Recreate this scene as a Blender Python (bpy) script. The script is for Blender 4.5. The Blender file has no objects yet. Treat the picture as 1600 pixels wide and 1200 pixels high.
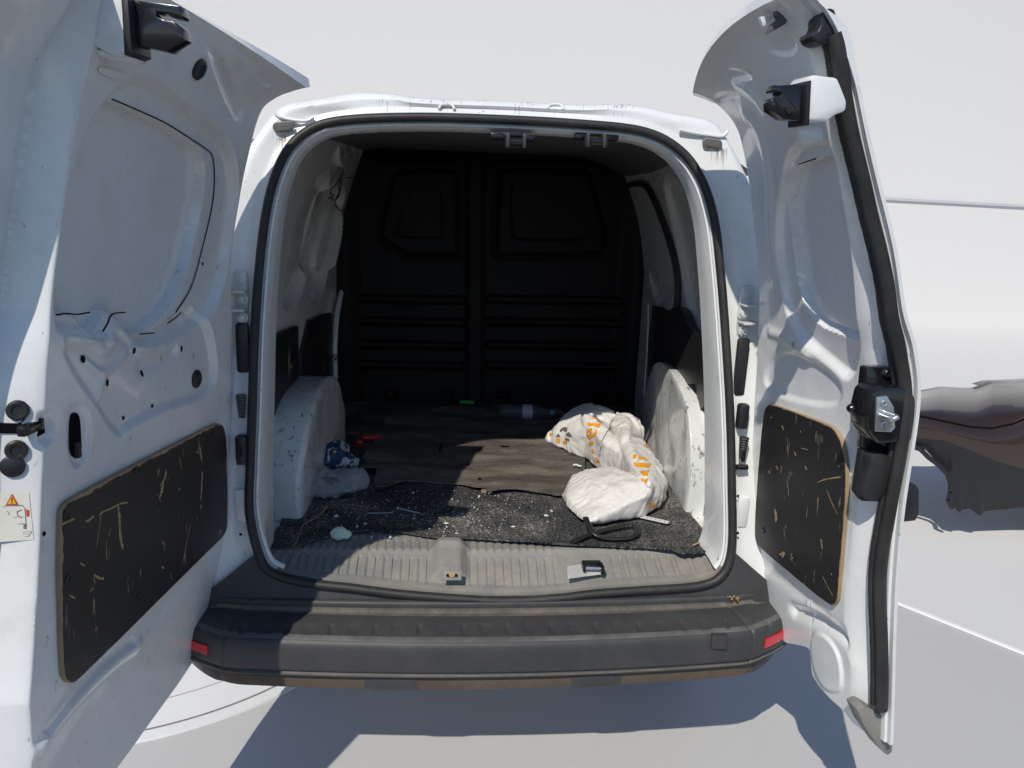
import bpy, bmesh, math, random
import numpy as np
from mathutils import Vector, Matrix
from mathutils.geometry import delaunay_2d_cdt
from mathutils.bvhtree import BVHTree
random.seed(7); RS = np.random.RandomState(5)
scene = bpy.context.scene

# ------------------------------------------------------------------ camera
CX = np.array([-.1485, -2.0325, 1.5870]); YAW, PIT, ROL, FPX = .0920, .2327, .03914, 1221.7
FWD = np.array([math.sin(YAW)*math.cos(PIT), math.cos(YAW)*math.cos(PIT), -math.sin(PIT)])
RGT0 = np.array([math.cos(YAW), -math.sin(YAW), 0.]); UP0 = np.cross(RGT0, FWD)
RGT = RGT0*math.cos(ROL)+UP0*math.sin(ROL); UPV = -RGT0*math.sin(ROL)+UP0*math.cos(ROL)
cd = bpy.data.cameras.new("camera"); cam = bpy.data.objects.new("camera", cd); scene.collection.objects.link(cam)
cam.matrix_world = Matrix([[RGT[i], UPV[i], -FWD[i], CX[i]] for i in range(3)]+[[0, 0, 0, 1]])
cd.sensor_width = 36; cd.lens = FPX/1600*36; cd.clip_start = .05; cd.clip_end = 400
scene.camera = cam

# ------------------------------------------------------------------ sun and sky
SUN = np.array([.41, .80, -1.0])                      # direction the light travels
sl = bpy.data.lights.new("sun", 'SUN'); sl.energy = 4.5; sl.angle = math.radians(.5); sl.color = (1, .94, .83)
so = bpy.data.objects.new("sun", sl); scene.collection.objects.link(so)
so.rotation_euler = Vector(SUN).to_track_quat('-Z', 'Y').to_euler(); so.location = (-3, -5, 8)
w = bpy.data.worlds.new("World"); scene.world = w; w.use_nodes = True
nt = w.node_tree; bg = nt.nodes['Background']; sk = nt.nodes.new('ShaderNodeTexSky'); sk.sky_type = 'NISHITA'
sk.sun_disc = False; sk.sun_elevation = math.atan2(1, math.hypot(SUN[0], SUN[1]))
sk.sun_rotation = math.atan2(-SUN[0], -SUN[1]); sk.air_density = 1.0; sk.dust_density = .1; sk.ozone_density = 5.0
nt.links.new(sk.outputs[0], bg.inputs[0]); bg.inputs[1].default_value = .13
scene.view_settings.view_transform = 'Standard'; scene.view_settings.look = 'None'
scene.view_settings.exposure = -.30; scene.view_settings.gamma = 1

# ------------------------------------------------------------------ helpers
COL = scene.collection
def ray(x, y):
    return CX, FWD+RGT*(x-800)/FPX-UPV*(y-600)/FPX
def onp(x, y, p0, n):
    C, d = ray(x, y); n = np.asarray(n, float); return C+d*(np.dot(np.asarray(p0)-C, n)/np.dot(d, n))
def on_z(x, y, z): return onp(x, y, (0, 0, z), (0, 0, 1))
def on_y(x, y, Y): return onp(x, y, (0, Y, 0), (0, 1, 0))
def on_x(x, y, X): return onp(x, y, (X, 0, 0), (1, 0, 0))
PZ, PY = [.3, .4, .6, .75, 1.25, 1.6, 1.8, 1.9], [-.16, -.16, -.12, -.09, 0, .06, .11, .17]
def prof(z): return np.interp(z, PZ, PY)
def on_rear(x, y, off=0):
    C, d = ray(x, y); t = 2.
    for i in range(60):
        q = C+d*t; t += (prof(q[2])+off-q[1])/d[1]*.8
    return C+d*t
def ss(x, a, b):
    t = np.clip((x-a)/(b-a), 0, 1); return t*t*(3-2*t)
def cr(pts, n, closed=True):
    """catmull-rom resampled evenly by length"""
    p = np.asarray(pts, float); k = len(p); out = []
    rng = range(k) if closed else range(k-1)
    for i in rng:
        if closed: a, b, c, d = p[i-1], p[i], p[(i+1) % k], p[(i+2) % k]
        else: a, b, c, d = p[max(i-1, 0)], p[i], p[i+1], p[min(i+2, k-1)]
        for t in np.linspace(0, 1, 14, endpoint=False):
            out.append(.5*((2*b)+(c-a)*t+(2*a-5*b+4*c-d)*t*t+(-a+3*b-3*c+d)*t**3))
    out.append(p[0] if closed else p[-1]); out = np.array(out)
    L = np.r_[0, np.cumsum(np.linalg.norm(np.diff(out, axis=0), axis=1))]
    s = np.linspace(0, L[-1], n, endpoint=not closed)
    return np.stack([np.interp(s, L, out[:, j]) for j in range(out.shape[1])], 1)
def chaikin(p, it=2, closed=True):
    p = np.asarray(p, float)
    for _ in range(it):
        q = np.roll(p, -1, 0) if closed else p[1:]
        a = p if closed else p[:-1]
        r = np.empty((2*len(a), p.shape[1])); r[0::2] = .75*a+.25*q; r[1::2] = .25*a+.75*q
        p = r if closed else np.r_[p[:1], r, p[-1:]]
    return p
def sdf(X, Y, poly):
    P = np.asarray(poly, float); d = np.full(X.shape, 1e9); ins = np.zeros(X.shape, bool)
    for i in range(len(P)):
        a = P[i]; b = P[(i+1) % len(P)]; e = b-a
        wx, wy = X-a[0], Y-a[1]; t = np.clip((wx*e[0]+wy*e[1])/(e@e+1e-12), 0, 1)
        d = np.minimum(d, np.hypot(wx-t*e[0], wy-t*e[1]))
        c = ((a[1] > Y) != (b[1] > Y))
        if e[1] != 0: ins ^= c & (X < e[0]*(Y-a[1])/e[1]+a[0])
    return np.where(ins, -d, d)
def segd(X, Y, a, b):
    a = np.asarray(a); b = np.asarray(b); e = b-a
    t = np.clip(((X-a[0])*e[0]+(Y-a[1])*e[1])/(e@e+1e-12), 0, 1)
    return np.hypot(X-a[0]-t*e[0], Y-a[1]-t*e[1])
def vn(p, sc, seed=0):
    """value noise, -1..1, p (...,k)"""
    q = np.asarray(p, float)*sc; i = np.floor(q).astype(np.int64); f = q-i; f = f*f*(3-2*f); k = q.shape[-1]; r = 0
    for c in range(2**k):
        o = [(c >> j) & 1 for j in range(k)]; h = seed*7919; wgt = 1
        for j in range(k):
            h = h+(i[..., j]+o[j])*[73856093, 19349663, 83492791][j]; wgt = wgt*(f[..., j] if o[j] else 1-f[..., j])
        h = (h ^ (h >> 13))*1274126177 & 0x7fffffff; h = (h ^ (h >> 16)) & 0xffff
        r = r+wgt*(h/32767.5-1)
    return r
def fbm(p, sc, seed=0, o=4):
    return sum(vn(p, sc*2**k, seed+k)*.5**k for k in range(o))

def link(name, me, mat, parent=None):
    o = bpy.data.objects.new(name, me); COL.objects.link(o)
    for m in (mat if isinstance(mat, (list, tuple)) else [mat]): me.materials.append(m)
    if parent:
        o.parent = parent
        if parent.type == 'EMPTY': o.matrix_parent_inverse = Matrix.Translation(-parent.location)
    return o
def mesh(name, V, F, mat, parent=None, smooth=True, angle=None):
    me = bpy.data.meshes.new(name); me.from_pydata([tuple(map(float, v)) for v in V], [], [tuple(map(int, f)) for f in F]); me.update()
    if smooth: me.polygons.foreach_set('use_smooth', [True]*len(me.polygons))
    if angle: me.set_sharp_from_angle(angle=math.radians(angle))
    return link(name, me, mat, parent)
def gridf(ny, nx, cu=False, off=0, flip=False):
    i, j = np.meshgrid(np.arange(ny-1), np.arange(nx if cu else nx-1), indexing='ij'); j2 = (j+1) % nx
    f = np.stack([i*nx+j, i*nx+j2, (i+1)*nx+j2, (i+1)*nx+j], -1).reshape(-1, 4)+off
    return f[:, ::-1] if flip else f
def grid(name, P, mat, parent=None, cu=False, flip=False, smooth=True, angle=None):
    ny, nx = P.shape[:2]; return mesh(name, P.reshape(-1, 3), gridf(ny, nx, cu, 0, flip), mat, parent, smooth, angle)
def bmobj(name, bm, mat, parent=None, smooth=True, angle=40):
    bmesh.ops.recalc_face_normals(bm, faces=bm.faces)
    me = bpy.data.meshes.new(name); bm.to_mesh(me); bm.free()
    if smooth:
        me.polygons.foreach_set('use_smooth', [True]*len(me.polygons)); me.set_sharp_from_angle(angle=math.radians(angle))
    return link(name, me, mat, parent)
def box(bm, c, s, bev=0, R=None, seg=2):
    g = bmesh.ops.create_cube(bm, size=1); vs = g['verts']
    bmesh.ops.scale(bm, vec=s, verts=vs)
    if bev:
        es = list({e for v in vs for e in v.link_edges})
        r = bmesh.ops.bevel(bm, geom=es, offset=bev, segments=seg, affect='EDGES', profile=.5); vs = list({v for f in r['faces'] for v in f.verts} | {v for v in vs if v.is_valid})
    M = Matrix.Translation(Vector(c)) @ (R.to_4x4() if R is not None else Matrix())
    bmesh.ops.transform(bm, matrix=M, verts=vs)
def basis(n, up=(0, 0, 1)):
    n = Vector(n).normalized(); u = Vector(up)
    x = u.cross(n)
    if x.length < 1e-4: x = Vector((1, 0, 0)).cross(n)
    x.normalize(); y = n.cross(x); return Matrix((x, y, n)).transposed()
def cyl(bm, c, n, r, h, r2=None, seg=20, bev=0):
    """disc of height h from c along n"""
    R = basis(n); g = bmesh.ops.create_cone(bm, cap_ends=True, segments=seg, radius1=r, radius2=r if r2 is None else r2, depth=h)
    bmesh.ops.transform(bm, matrix=Matrix.Translation(Vector(c)+Vector(n).normalized()*h/2) @ R.to_4x4(), verts=g['verts'])
def lathe(bm, c, n, prof_, seg=24):
    R = basis(n); c = Vector(c); rows = []
    for r, h in prof_:
        rows.append([bm.verts.new(c+R @ Vector((r*math.cos(a), r*math.sin(a), h))) for a in np.linspace(0, 2*math.pi, seg, endpoint=False)])
    for a, b in zip(rows, rows[1:]):
        for i in range(seg): bm.faces.new((a[i], a[(i+1) % seg], b[(i+1) % seg], b[i]))
    if prof_[0][0] > 1e-4: bm.faces.new(rows[0][::-1])
    if prof_[-1][0] > 1e-4: bm.faces.new(rows[-1])
def tubepts(pts, r, seg=10, closed=False, sec=None, upv=(0, 0, 1)):
    """sweep a section along pts; returns V,F"""
    p = np.asarray(pts, float); n = len(p)
    T = (np.roll(p, -1, 0)-np.roll(p, 1, 0)) if closed else np.gradient(p, axis=0)
    T /= np.linalg.norm(T, axis=1)[:, None]+1e-12
    U = np.cross(np.tile(np.asarray(upv, float), (n, 1)), T); bad = np.linalg.norm(U, axis=1) < 1e-3
    U[bad] = np.cross([1, 0, .01], T[bad]); U /= np.linalg.norm(U, axis=1)[:, None]; W = np.cross(T, U)
    a = np.linspace(0, 2*math.pi, seg, endpoint=False)
    if sec is None: sec = np.stack([np.cos(a), np.sin(a)], 1)
    else: sec = np.asarray(sec, float); seg = len(sec)
    rr = np.broadcast_to(np.asarray(r, float), (n,))[:, None, None]
    V = p[:, None]+rr*(sec[None, :, :1]*U[:, None]+sec[None, :, 1:]*W[:, None])
    F = [tuple(f) for f in gridf(n, seg, True)]
    if closed: F += [((n-1)*seg+j, (n-1)*seg+(j+1) % seg, (j+1) % seg, j) for j in range(seg)]
    else: F += [tuple(range(seg))[::-1], tuple(range((n-1)*seg, n*seg))]
    return V.reshape(-1, 3), F
def tube(name, pts, r, mat, parent=None, **k):
    V, F = tubepts(pts, r, **k); return mesh(name, V, F, mat, parent, True, 50)
def sheet(name, poly, sp, zf, th, mat, parent=None, map3=None, angle=35):
    """filled 2-D outline with inner points, lifted by zf(x,y), with thickness; map3(x,y,h)->3-D"""
    poly = np.asarray(poly, float); b = []
    for i in range(len(poly)):
        a, c = poly[i], poly[(i+1) % len(poly)]; m = max(1, int(np.linalg.norm(c-a)/sp))
        b += [a+(c-a)*t/m for t in range(m)]
    b = np.array(b); mn, mx = b.min(0), b.max(0)
    gx, gy = np.meshgrid(np.arange(mn[0], mx[0], sp), np.arange(mn[1], mx[1], sp))
    gx = gx+RS.uniform(-.2, .2, gx.shape)*sp; gy = gy+RS.uniform(-.2, .2, gy.shape)*sp
    k = sdf(gx, gy, b) < -sp*.55; pts = np.r_[b, np.stack([gx[k], gy[k]], 1)]
    nb = len(b)
    r = delaunay_2d_cdt([Vector(p) for p in pts], [], [list(range(nb))], 1, 1e-7)
    v2 = np.array([tuple(v) for v in r[0]]); F = r[2]
    orig = r[3]; h = zf(v2[:, 0], v2[:, 1])
    bd = {}
    for f in F:
        for x, y in zip(f, f[1:]+f[:1]): bd[(x, y)] = 1
    if map3 is None: map3 = lambda x, y, h: np.stack([x, y, h], 1)
    top = map3(v2[:, 0], v2[:, 1], h); bot = map3(v2[:, 0], v2[:, 1], h-th); n = len(v2)
    FF = [tuple(f) for f in F]+[tuple(x+n for x in f[::-1]) for f in F]
    FF += [(y, x, x+n, y+n) for (x, y) in bd if (y, x) not in bd]
    return mesh(name, np.r_[top, bot], FF, mat, parent, True, angle)
def thing(name, label, cat, loc, group=None):
    o = bpy.data.objects.new(name, None); COL.objects.link(o); o.location = loc; o.empty_display_size = .1
    o['label'] = label; o['category'] = cat
    if group: o['group'] = group
    bpy.context.view_layer.update(); return o
def tag(o, label, cat, group=None):
    o['label'] = label; o['category'] = cat
    if group: o['group'] = group
    return o
def struct(o): o['kind'] = 'structure'; return o
def stuff(o): o['kind'] = 'stuff'; return o

# ------------------------------------------------------------------ materials
def new_mat(name):
    m = bpy.data.materials.new(name); m.use_nodes = True; return m, m.node_tree, m.node_tree.nodes['Principled BSDF']
def N(t, ty, **k):
    n = t.nodes.new(ty)
    for a, b in k.items():
        if a in n.inputs: n.inputs[a].default_value = b
        else: setattr(n, a, b)
    return n
def noise(t, co, scale, detail=5, rough=.6, dist=0, stretch=None):
    if stretch:
        mp = N(t, 'ShaderNodeMapping'); mp.inputs['Scale'].default_value = stretch; t.links.new(co, mp.inputs[0]); co = mp.outputs[0]
    n = N(t, 'ShaderNodeTexNoise', Scale=scale, Detail=detail, Roughness=rough, Distortion=dist); t.links.new(co, n.inputs['Vector']); return n.outputs['Fac']
def ramp(t, fac, a, b, ca=(0, 0, 0, 1), cb=(1, 1, 1, 1)):
    r = N(t, 'ShaderNodeValToRGB'); e = r.color_ramp.elements; e[0].position = a; e[1].position = b; e[0].color = ca; e[1].color = cb
    t.links.new(fac, r.inputs[0]); return r.outputs['Color']
def mixc(t, f, a, b):
    n = N(t, 'ShaderNodeMix', data_type='RGBA')
    for i, v in ((0, f), (6, a), (7, b)):
        if isinstance(v, bpy.types.NodeSocket): t.links.new(v, n.inputs[i])
        else: n.inputs[i].default_value = v if i == 0 else (*v, 1)[:4]
    return n.outputs[2]
def mul(t, a, b):
    n = N(t, 'ShaderNodeMath', operation='MULTIPLY')
    for i, v in ((0, a), (1, b)):
        if isinstance(v, bpy.types.NodeSocket): t.links.new(v, n.inputs[i])
        else: n.inputs[i].default_value = v
    return n.outputs[0]
def add(t, a, b):
    n = N(t, 'ShaderNodeMath', operation='ADD', use_clamp=True)
    for i, v in ((0, a), (1, b)):
        if isinstance(v, bpy.types.NodeSocket): t.links.new(v, n.inputs[i])
        else: n.inputs[i].default_value = v
    return n.outputs[0]
def bump(t, b, h, strength, dist=.002):
    n = N(t, 'ShaderNodeBump', Strength=strength, Distance=dist); t.links.new(h, n.inputs['Height']); t.links.new(n.outputs[0], b.inputs['Normal'])
def simple(name, c, rough=.5, metal=0, coat=0, bumpy=0, bs=200, var=0, spec=.5):
    m, t, b = new_mat(name); b.inputs['Roughness'].default_value = rough; b.inputs['Metallic'].default_value = metal; b.inputs['Coat Weight'].default_value = coat
    b.inputs['Specular IOR Level'].default_value = spec
    co = N(t, 'ShaderNodeTexCoord').outputs['Object']
    if var:
        n = noise(t, co, 14, 6, .65); t.links.new(mixc(t, n, tuple(x*(1-var) for x in c), tuple(min(1, x*(1+var)) for x in c)), b.inputs['Base Color'])
    else: b.inputs['Base Color'].default_value = (*c, 1)
    if bumpy: bump(t, b, noise(t, co, bs, 3), bumpy, .0015)
    return m
def paint(name, dirt, scr, base=(.80, .81, .81), dirtc=(.42, .38, .31)):
    """white van paint with dust, smears and small chips"""
    m, t, b = new_mat(name); co = N(t, 'ShaderNodeTexCoord').outputs['Object']
    n1 = ramp(t, noise(t, co, 3.2, 8, .7), .52-.1*dirt, .80, (0, 0, 0, 1), (1, 1, 1, 1))
    n2 = ramp(t, noise(t, co, 9, 7, .75, .6), .56-.06*dirt, .74)
    f = mul(t, add(t, mul(t, n1, .35), mul(t, n2, .4)), .7*dirt)
    c = mixc(t, f, base, dirtc)
    s = ramp(t, noise(t, co, 48, 7, .72, .25, (1, 1, .5)), .69-.055*scr, .715-.055*scr)
    c = mixc(t, mul(t, s, .75*min(1, scr)), c, (.10, .085, .07))
    t.links.new(c, b.inputs['Base Color'])
    b.inputs['Roughness'].default_value = .34; b.inputs['Coat Weight'].default_value = .6; b.inputs['Coat Roughness'].default_value = .06
    t.links.new(mixc(t, f, (.27,)*3, (.75,)*3), b.inputs['Roughness'])
    bump(t, b, noise(t, co, 7, 3), .06, .004)
    return m
M_white = paint('white_paint', .85, .75)
M_jamb = paint('white_jamb_paint', .9, .9)
M_arch = paint('scuffed_white_arch', 1.0, 1.9, (.72, .74, .74))
M_wall = paint('inner_wall_paint', .3, .4, (.80, .80, .78))
def dusty_black(name, c, dust, rough=.6, sc=5, dustc=(.42, .36, .28), bs=900, bst=.25, streak=None):
    m, t, b = new_mat(name); co = N(t, 'ShaderNodeTexCoord').outputs['Object']
    n = ramp(t, noise(t, co, sc, 9, .72, .4, streak), .42, .72); n2 = ramp(t, noise(t, co, sc*9, 4, .7), .5, .8)
    f = add(t, mul(t, n, dust), mul(t, n2, dust*.5))
    t.links.new(mixc(t, f, c, dustc), b.inputs['Base Color'])
    b.inputs['Roughness'].default_value = rough; b.inputs['Specular IOR Level'].default_value = .4
    bump(t, b, noise(t, co, bs, 2), bst, .0008); return m
M_bumper = dusty_black('bumper_plastic', (.040, .041, .044), .07, .48, 7, (.30, .27, .22))
M_sill = dusty_black('dusty_sill_plastic', (.20, .198, .19), .55, .65, 9, (.36, .32, .25))
M_lowbump = dusty_black('brown_dusty_lower_bumper', (.075, .056, .042), .35, .65, 5, (.19, .14, .10)); M_crevice = dusty_black('dust_filled_groove', (.085, .08, .072), .5, .85, 12, (.26, .225, .175)); M_edge_highlight = dusty_black('bumper_edge_highlight', (.085, .085, .088), .3, .45, 10, (.30, .28, .25))
M_seal = dusty_black('rubber_seal', (.022, .022, .023), .10, .5, 6, (.25, .23, .2))
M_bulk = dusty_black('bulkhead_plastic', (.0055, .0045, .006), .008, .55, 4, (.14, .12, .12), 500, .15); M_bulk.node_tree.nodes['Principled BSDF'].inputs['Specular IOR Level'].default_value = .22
M_mat = dusty_black('dusty_rubber_mat', (.060, .056, .050), .6, .7, 7, (.27, .235, .19), 260, .5, (.5, 2.0, 1))
M_blk = simple('black_plastic', (.018, .019, .021), .42, bumpy=.1)
M_blkgl = simple('black_gloss_metal', (.010, .010, .012), .22, 0, .4)
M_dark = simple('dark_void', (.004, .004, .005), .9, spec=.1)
M_steel = simple('zinc_steel', (.60, .62, .64), .33, .9, var=.15)
M_tyre = simple('tyre_rubber', (.02, .02, .021), .75, bumpy=.3)
M_greyplug = simple('grey_rubber_plug', (.21, .20, .19), .6, var=.25)
M_hinge = paint('painted_hinge', 1.0, .7, (.60, .62, .62))
# plywood lining: black film over birch, chipped
def ply():
    m, t, b = new_mat('black_film_plywood'); co = N(t, 'ShaderNodeTexCoord').outputs['Object']
    big = ramp(t, noise(t, co, 2.6, 3, .5), .42, .62)
    ch = ramp(t, noise(t, co, 21, 5, .62, .9, (1, 1, .5)), .648, .662)
    sc = ramp(t, noise(t, co, 75, 3, .55, .3, (1, 1, .14)), .672, .69)
    f = add(t, mul(t, ch, big), mul(t, sc, .6))
    c = mixc(t, f, mixc(t, noise(t, co, 30, 4), (.012, .012, .014), (.026, .025, .026)), (.34, .27, .18))
    t.links.new(c, b.inputs['Base Color']); t.links.new(mixc(t, f, (.42,)*3, (.85,)*3), b.inputs['Roughness'])
    bump(t, b, f, -.3, .001); return m
M_ply = ply()
M_plyedge = simple('plywood_edge', (.36, .25, .14), .7, var=.35)
def carpet_mat():
    m, t, b = new_mat('ribbed_black_carpet'); co = N(t, 'ShaderNodeTexCoord').outputs['Object']
    fib = noise(t, co, 330, 3, .7, 0, (.55, 1.6, 1)); rib = N(t, 'ShaderNodeTexWave', Scale=28, Distortion=3.5, Detail=3); rib.bands_direction = 'Y'
    rib.inputs['Detail Scale'].default_value = 9; t.links.new(co, rib.inputs[0])
    c = mixc(t, ramp(t, fib, .5, .70), (.013, .013, .015), (.34, .34, .34))
    d = ramp(t, noise(t, co, 5.5, 6, .7), .46, .66)
    d2 = mul(t, d, ramp(t, noise(t, co, 120, 3, .7), .42, .66))
    c = mixc(t, mul(t, d2, .75), c, (.50, .47, .42)); t.links.new(c, b.inputs['Base Color']); b.inputs['Roughness'].default_value = .95
    b.inputs['Specular IOR Level'].default_value = .1
    h = add(t, mul(t, fib, .6), mul(t, rib.outputs['Fac'], .5)); bump(t, b, h, .9, .004); return m
M_carpet = carpet_mat()
def thin_plastic(name, c, rough=.22, trans=.25):
    m, t, b = new_mat(name); b.inputs['Base Color'].default_value = (*c, 1); b.inputs['Roughness'].default_value = rough
    b.inputs['Subsurface Weight'].default_value = trans; b.inputs['Subsurface Radius'].default_value = (.02, .018, .015); b.inputs['Subsurface Scale'].default_value = .4
    co = N(t, 'ShaderNodeTexCoord').outputs['Object']
    n = noise(t, co, 38, 6, .62, 1.5); bump(t, b, n, .42, .005)
    t.links.new(mixc(t, ramp(t, noise(t, co, 9, 6, .7), .5, .8), c, tuple(x*.82 for x in c)), b.inputs['Base Color']); return m
M_bag = thin_plastic('white_bag_film', (.74, .72, .69))
M_orange = simple('orange_print', (.80, .33, .015), .4)
M_greyprint = simple('grey_print', (.13, .13, .13), .5)
def clearf(name, c, alpha=.32):
    m, t, b = new_mat(name); b.inputs['Base Color'].default_value = (*c, 1); b.inputs['Roughness'].default_value = .12; b.inputs['Alpha'].default_value = alpha
    co = N(t, 'ShaderNodeTexCoord').outputs['Object']; bump(t, b, noise(t, co, 60, 4, .6, 1), .5, .004); return m
M_clear = clearf('clear_film', (.70, .73, .76), .30)
M_bottle = clearf('clear_bottle', (.12, .16, .20), .22)
M_grime = clearf('grime_film', (.16, .11, .07), .26)
M_red = simple('red_plastic', (.42, .012, .02), .35, var=.1)
M_green = simple('green_plastic', (.03, .30, .05), .4)
M_reflector = simple('red_reflector', (.62, .012, .02), .18, 0, .6)
M_blue = simple('blue_wrapper', (.012, .05, .12), .22, 0, .3)
M_straw = simple('dry_straw', (.36, .25, .12), .8, var=.3)
M_chalk = simple('plaster', (.62, .70, .62), .9, bumpy=.6, bs=90, var=.1)
M_screw = simple('screw_steel', (.45, .52, .55), .35, .8)
M_stick = simple('sticker_paper', (.74, .72, .64), .5, var=.05)
M_yel = simple('sticker_yellow', (.80, .45, .02), .5); M_redp = simple('sticker_red', (.65, .05, .03), .5); M_inkg = simple('sticker_ink', (.17, .18, .2), .5)
M_floor = simple('studio_floor_grey', (.485, .478, .472), .55, bumpy=.05, bs=60, var=.02)
M_cyc = simple('studio_white', (.675, .66, .645), .8, var=.01); M_wfloor = simple('studio_floor_white', (.615, .61, .605), .95, var=.01, spec=.05)
M_disc = simple('turntable_white', (.68, .68, .69), .5, var=.01); M_line = simple('grey_joint', (.2, .2, .21), .7); M_kerb = simple('white_edge_strip', (.82, .82, .83), .6)
def carpaint():
    m, t, b = new_mat('brown_black_car_paint'); b.inputs['Base Color'].default_value = (.032, .018, .012, 1); b.inputs['Metallic'].default_value = .2
    b.inputs['Roughness'].default_value = .35; b.inputs['Coat Weight'].default_value = .55; b.inputs['Coat Roughness'].default_value = .03; return m
M_car = carpaint()
M_cardark = simple('car_lower_plastic', (.011, .0115, .014), .55, bumpy=.1)
M_glass = simple('dark_glass', (.01, .012, .014), .05, 0, .5)

# ------------------------------------------------------------------ studio floor and backdrop
def plane(name, pts, mat): return mesh(name, pts, [tuple(range(len(pts)))], mat, None, False)
ga, gb = on_z(1400, 945, 0), on_z(1600, 1025, 0)
ed = (gb-ga)/np.linalg.norm(gb-ga); nrm = np.array([-ed[1], ed[0], 0.]); nrm = nrm if nrm[1] > 0 else -nrm
# one ground sheet, white, that curves up into the backdrop
gx = np.linspace(-9.5, 12, 9); gz = np.linspace(-.004, 6.2, 5)
struct(grid('backdrop', np.stack([np.tile(gx, (5, 1)), np.full((5, 9), 9.), np.tile(gz[:, None], (1, 9))], -1), M_cyc))
struct(plane('white_floor', [(-4.5, -1.39, -.004), (12, -1.39, -.004), (12, 9.0, -.004), (-9.5, 9.0, -.004)], M_wfloor))
struct(plane('ground', [(-160, -160, -.012), (160, -160, -.012), (160, 160, -.012), (-160, 160, -.012)], simple('unseen_dark_ground', (.055, .055, .056), .9, bumpy=.4, bs=120, var=.15)))  # out of view, added dark to cut the light bounced onto the doors
fl = ga-ed*4; fr = ga+ed*2.6
o = plane('floor', [(-4, fl[1], 0), (-4, -1.4, 0), (fr[0], -1.4, 0), (fr[0], fr[1], 0), (fl[0], fl[1], 0)], M_floor); struct(o)
bm = bmesh.new()
mid = (ga-ed*.0+ed*3); R = Matrix(((ed[0], nrm[0], 0), (ed[1], nrm[1], 0), (0, 0, 1)))
box(bm, (*(ga+nrm*.012)[:2], .0045), (5.2, .026, .008), .003, R); struct(bmobj('edge_strip', bm, M_kerb))
DC = (-1.32, .96)
bm = bmesh.new(); lathe(bm, (*DC, 0), (0, 0, 1), [(.985, 0), (.983, .005), (.978, .006), (.0001, .006)], 160); struct(bmobj('turntable', bm, M_disc))
for r0, wd in ((.935, .007), (.80, .002)):
    a = np.linspace(0, 2*math.pi, 160, endpoint=False)
    P = np.stack([np.stack([DC[0]+r*np.cos(a), DC[1]+r*np.sin(a), np.full(160, .0075)], -1) for r in (r0, r0+wd)]); struct(grid('turntable_joint', P, M_line, cu=True))
p0, p1 = on_y(1380, 310, 8.9), on_y(1640, 324, 8.9)
bm = bmesh.new(); box(bm, ((p0+p1)/2+np.array([0, .08, 0])), (np.linalg.norm(p1-p0)+.6, .02, .035), 0, Matrix.Rotation(-math.atan2(p1[2]-p0[2], p1[0]-p0[0]), 3, 'Y')); struct(bmobj('backdrop_joint', bm, simple('joint_grey', (.5, .5, .52), .7)))
#@@BODY
# ------------------------------------------------------------------ the van
van = thing('cargo_van', 'white cargo van with both rear doors open and a dark hold', 'van', (0, .75, 0))
SEALPX = [(410, 870), (393, 800), (394, 720), (397, 640), (402, 500), (413, 370), (428, 290), (452, 235), (490, 202), (545, 189), (650, 185), (770, 188), (900, 195), (1000, 206), (1055, 232), (1090, 275), (1112, 340), (1122, 420), (1130, 520), (1137, 640), (1140, 760), (1140, 850), (1126, 893), (1090, 911), (1000, 918), (930, 923), (870, 930), (780, 934), (640, 925), (550, 914), (480, 906), (432, 893)]
SC = np.array([on_rear(*p) for p in SEALPX]); NS = 260
S3 = cr(SC, NS)                                          # seal centre line
T = np.roll(S3, -1, 0)-np.roll(S3, 1, 0); T2 = T[:, [0, 2]]; T2 /= np.linalg.norm(T2, axis=1)[:, None]
NO = np.stack([-T2[:, 1], T2[:, 0]], 1)                  # outward in XZ
if ((S3[:, [0, 2]]-[0, 1.15])*NO).sum() < 0: NO = -NO
def ring(off, dy, smooth=0):
    q = S3.copy(); q[:, 0] += NO[:, 0]*off; q[:, 2] += NO[:, 1]*off
    q[:, 1] = prof(q[:, 2])+dy; return q
# outer outline of the rear end, matched by angle
OUT = np.array([(-.70, .47), (-.775, .60), (-.785, .9), (-.775, 1.15), (-.75, 1.35), (-.715, 1.52), (-.665, 1.66), (-.60, 1.765), (-.555, 1.803), (-.50, 1.815), (-.43, 1.832), (-.37, 1.842), (-.29, 1.842), (-.225, 1.835), (0, 1.838), (.20, 1.838), (.30, 1.845), (.38, 1.842), (.46, 1.828), (.555, 1.815), (.60, 1.775), (.665, 1.66), (.715, 1.52), (.75, 1.35), (.775, 1.15), (.785, .9), (.775, .60), (.70, .47), (0, .44)])
OC = cr(OUT, 900); ang = np.arctan2(OC[:, 1]-1.15, OC[:, 0]); o_ = np.argsort(ang); rad = np.hypot(OC[:, 0], OC[:, 1]-1.15)
sa = np.arctan2(S3[:, 2]-1.15, S3[:, 0]); orad = np.interp(sa, ang[o_], rad[o_], period=2*math.pi)
def outer(k, y=None, dy=0):
    q = np.zeros((NS, 3)); q[:, 0] = np.cos(sa)*orad*k; q[:, 2] = 1.15+np.sin(sa)*orad*k
    q[:, 1] = prof(q[:, 2])+dy if y is None else y; return q
def lerp(a, b, t): return a*(1-t)+b*t
o1 = outer(.975, None, .0); o0 = outer(1, None, .018); A = ring(.016, .004); B = ring(.03, .012)
rows = [ring(-.010, .004), A, B]
for t in (.25, .5, .75): q = lerp(B, o1, t); q[:, 1] = prof(q[:, 2])+.012-.012*t; rows.append(q)
rows += [o1, outer(.99, None, .004), outer(.998, None, .012), o0]
for y, k in ((.5, 1.012), (1.2, 1.025), (2.0, 1.03), (2.5, 1.02)): q = outer(k, y); rows.append(q)
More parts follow.
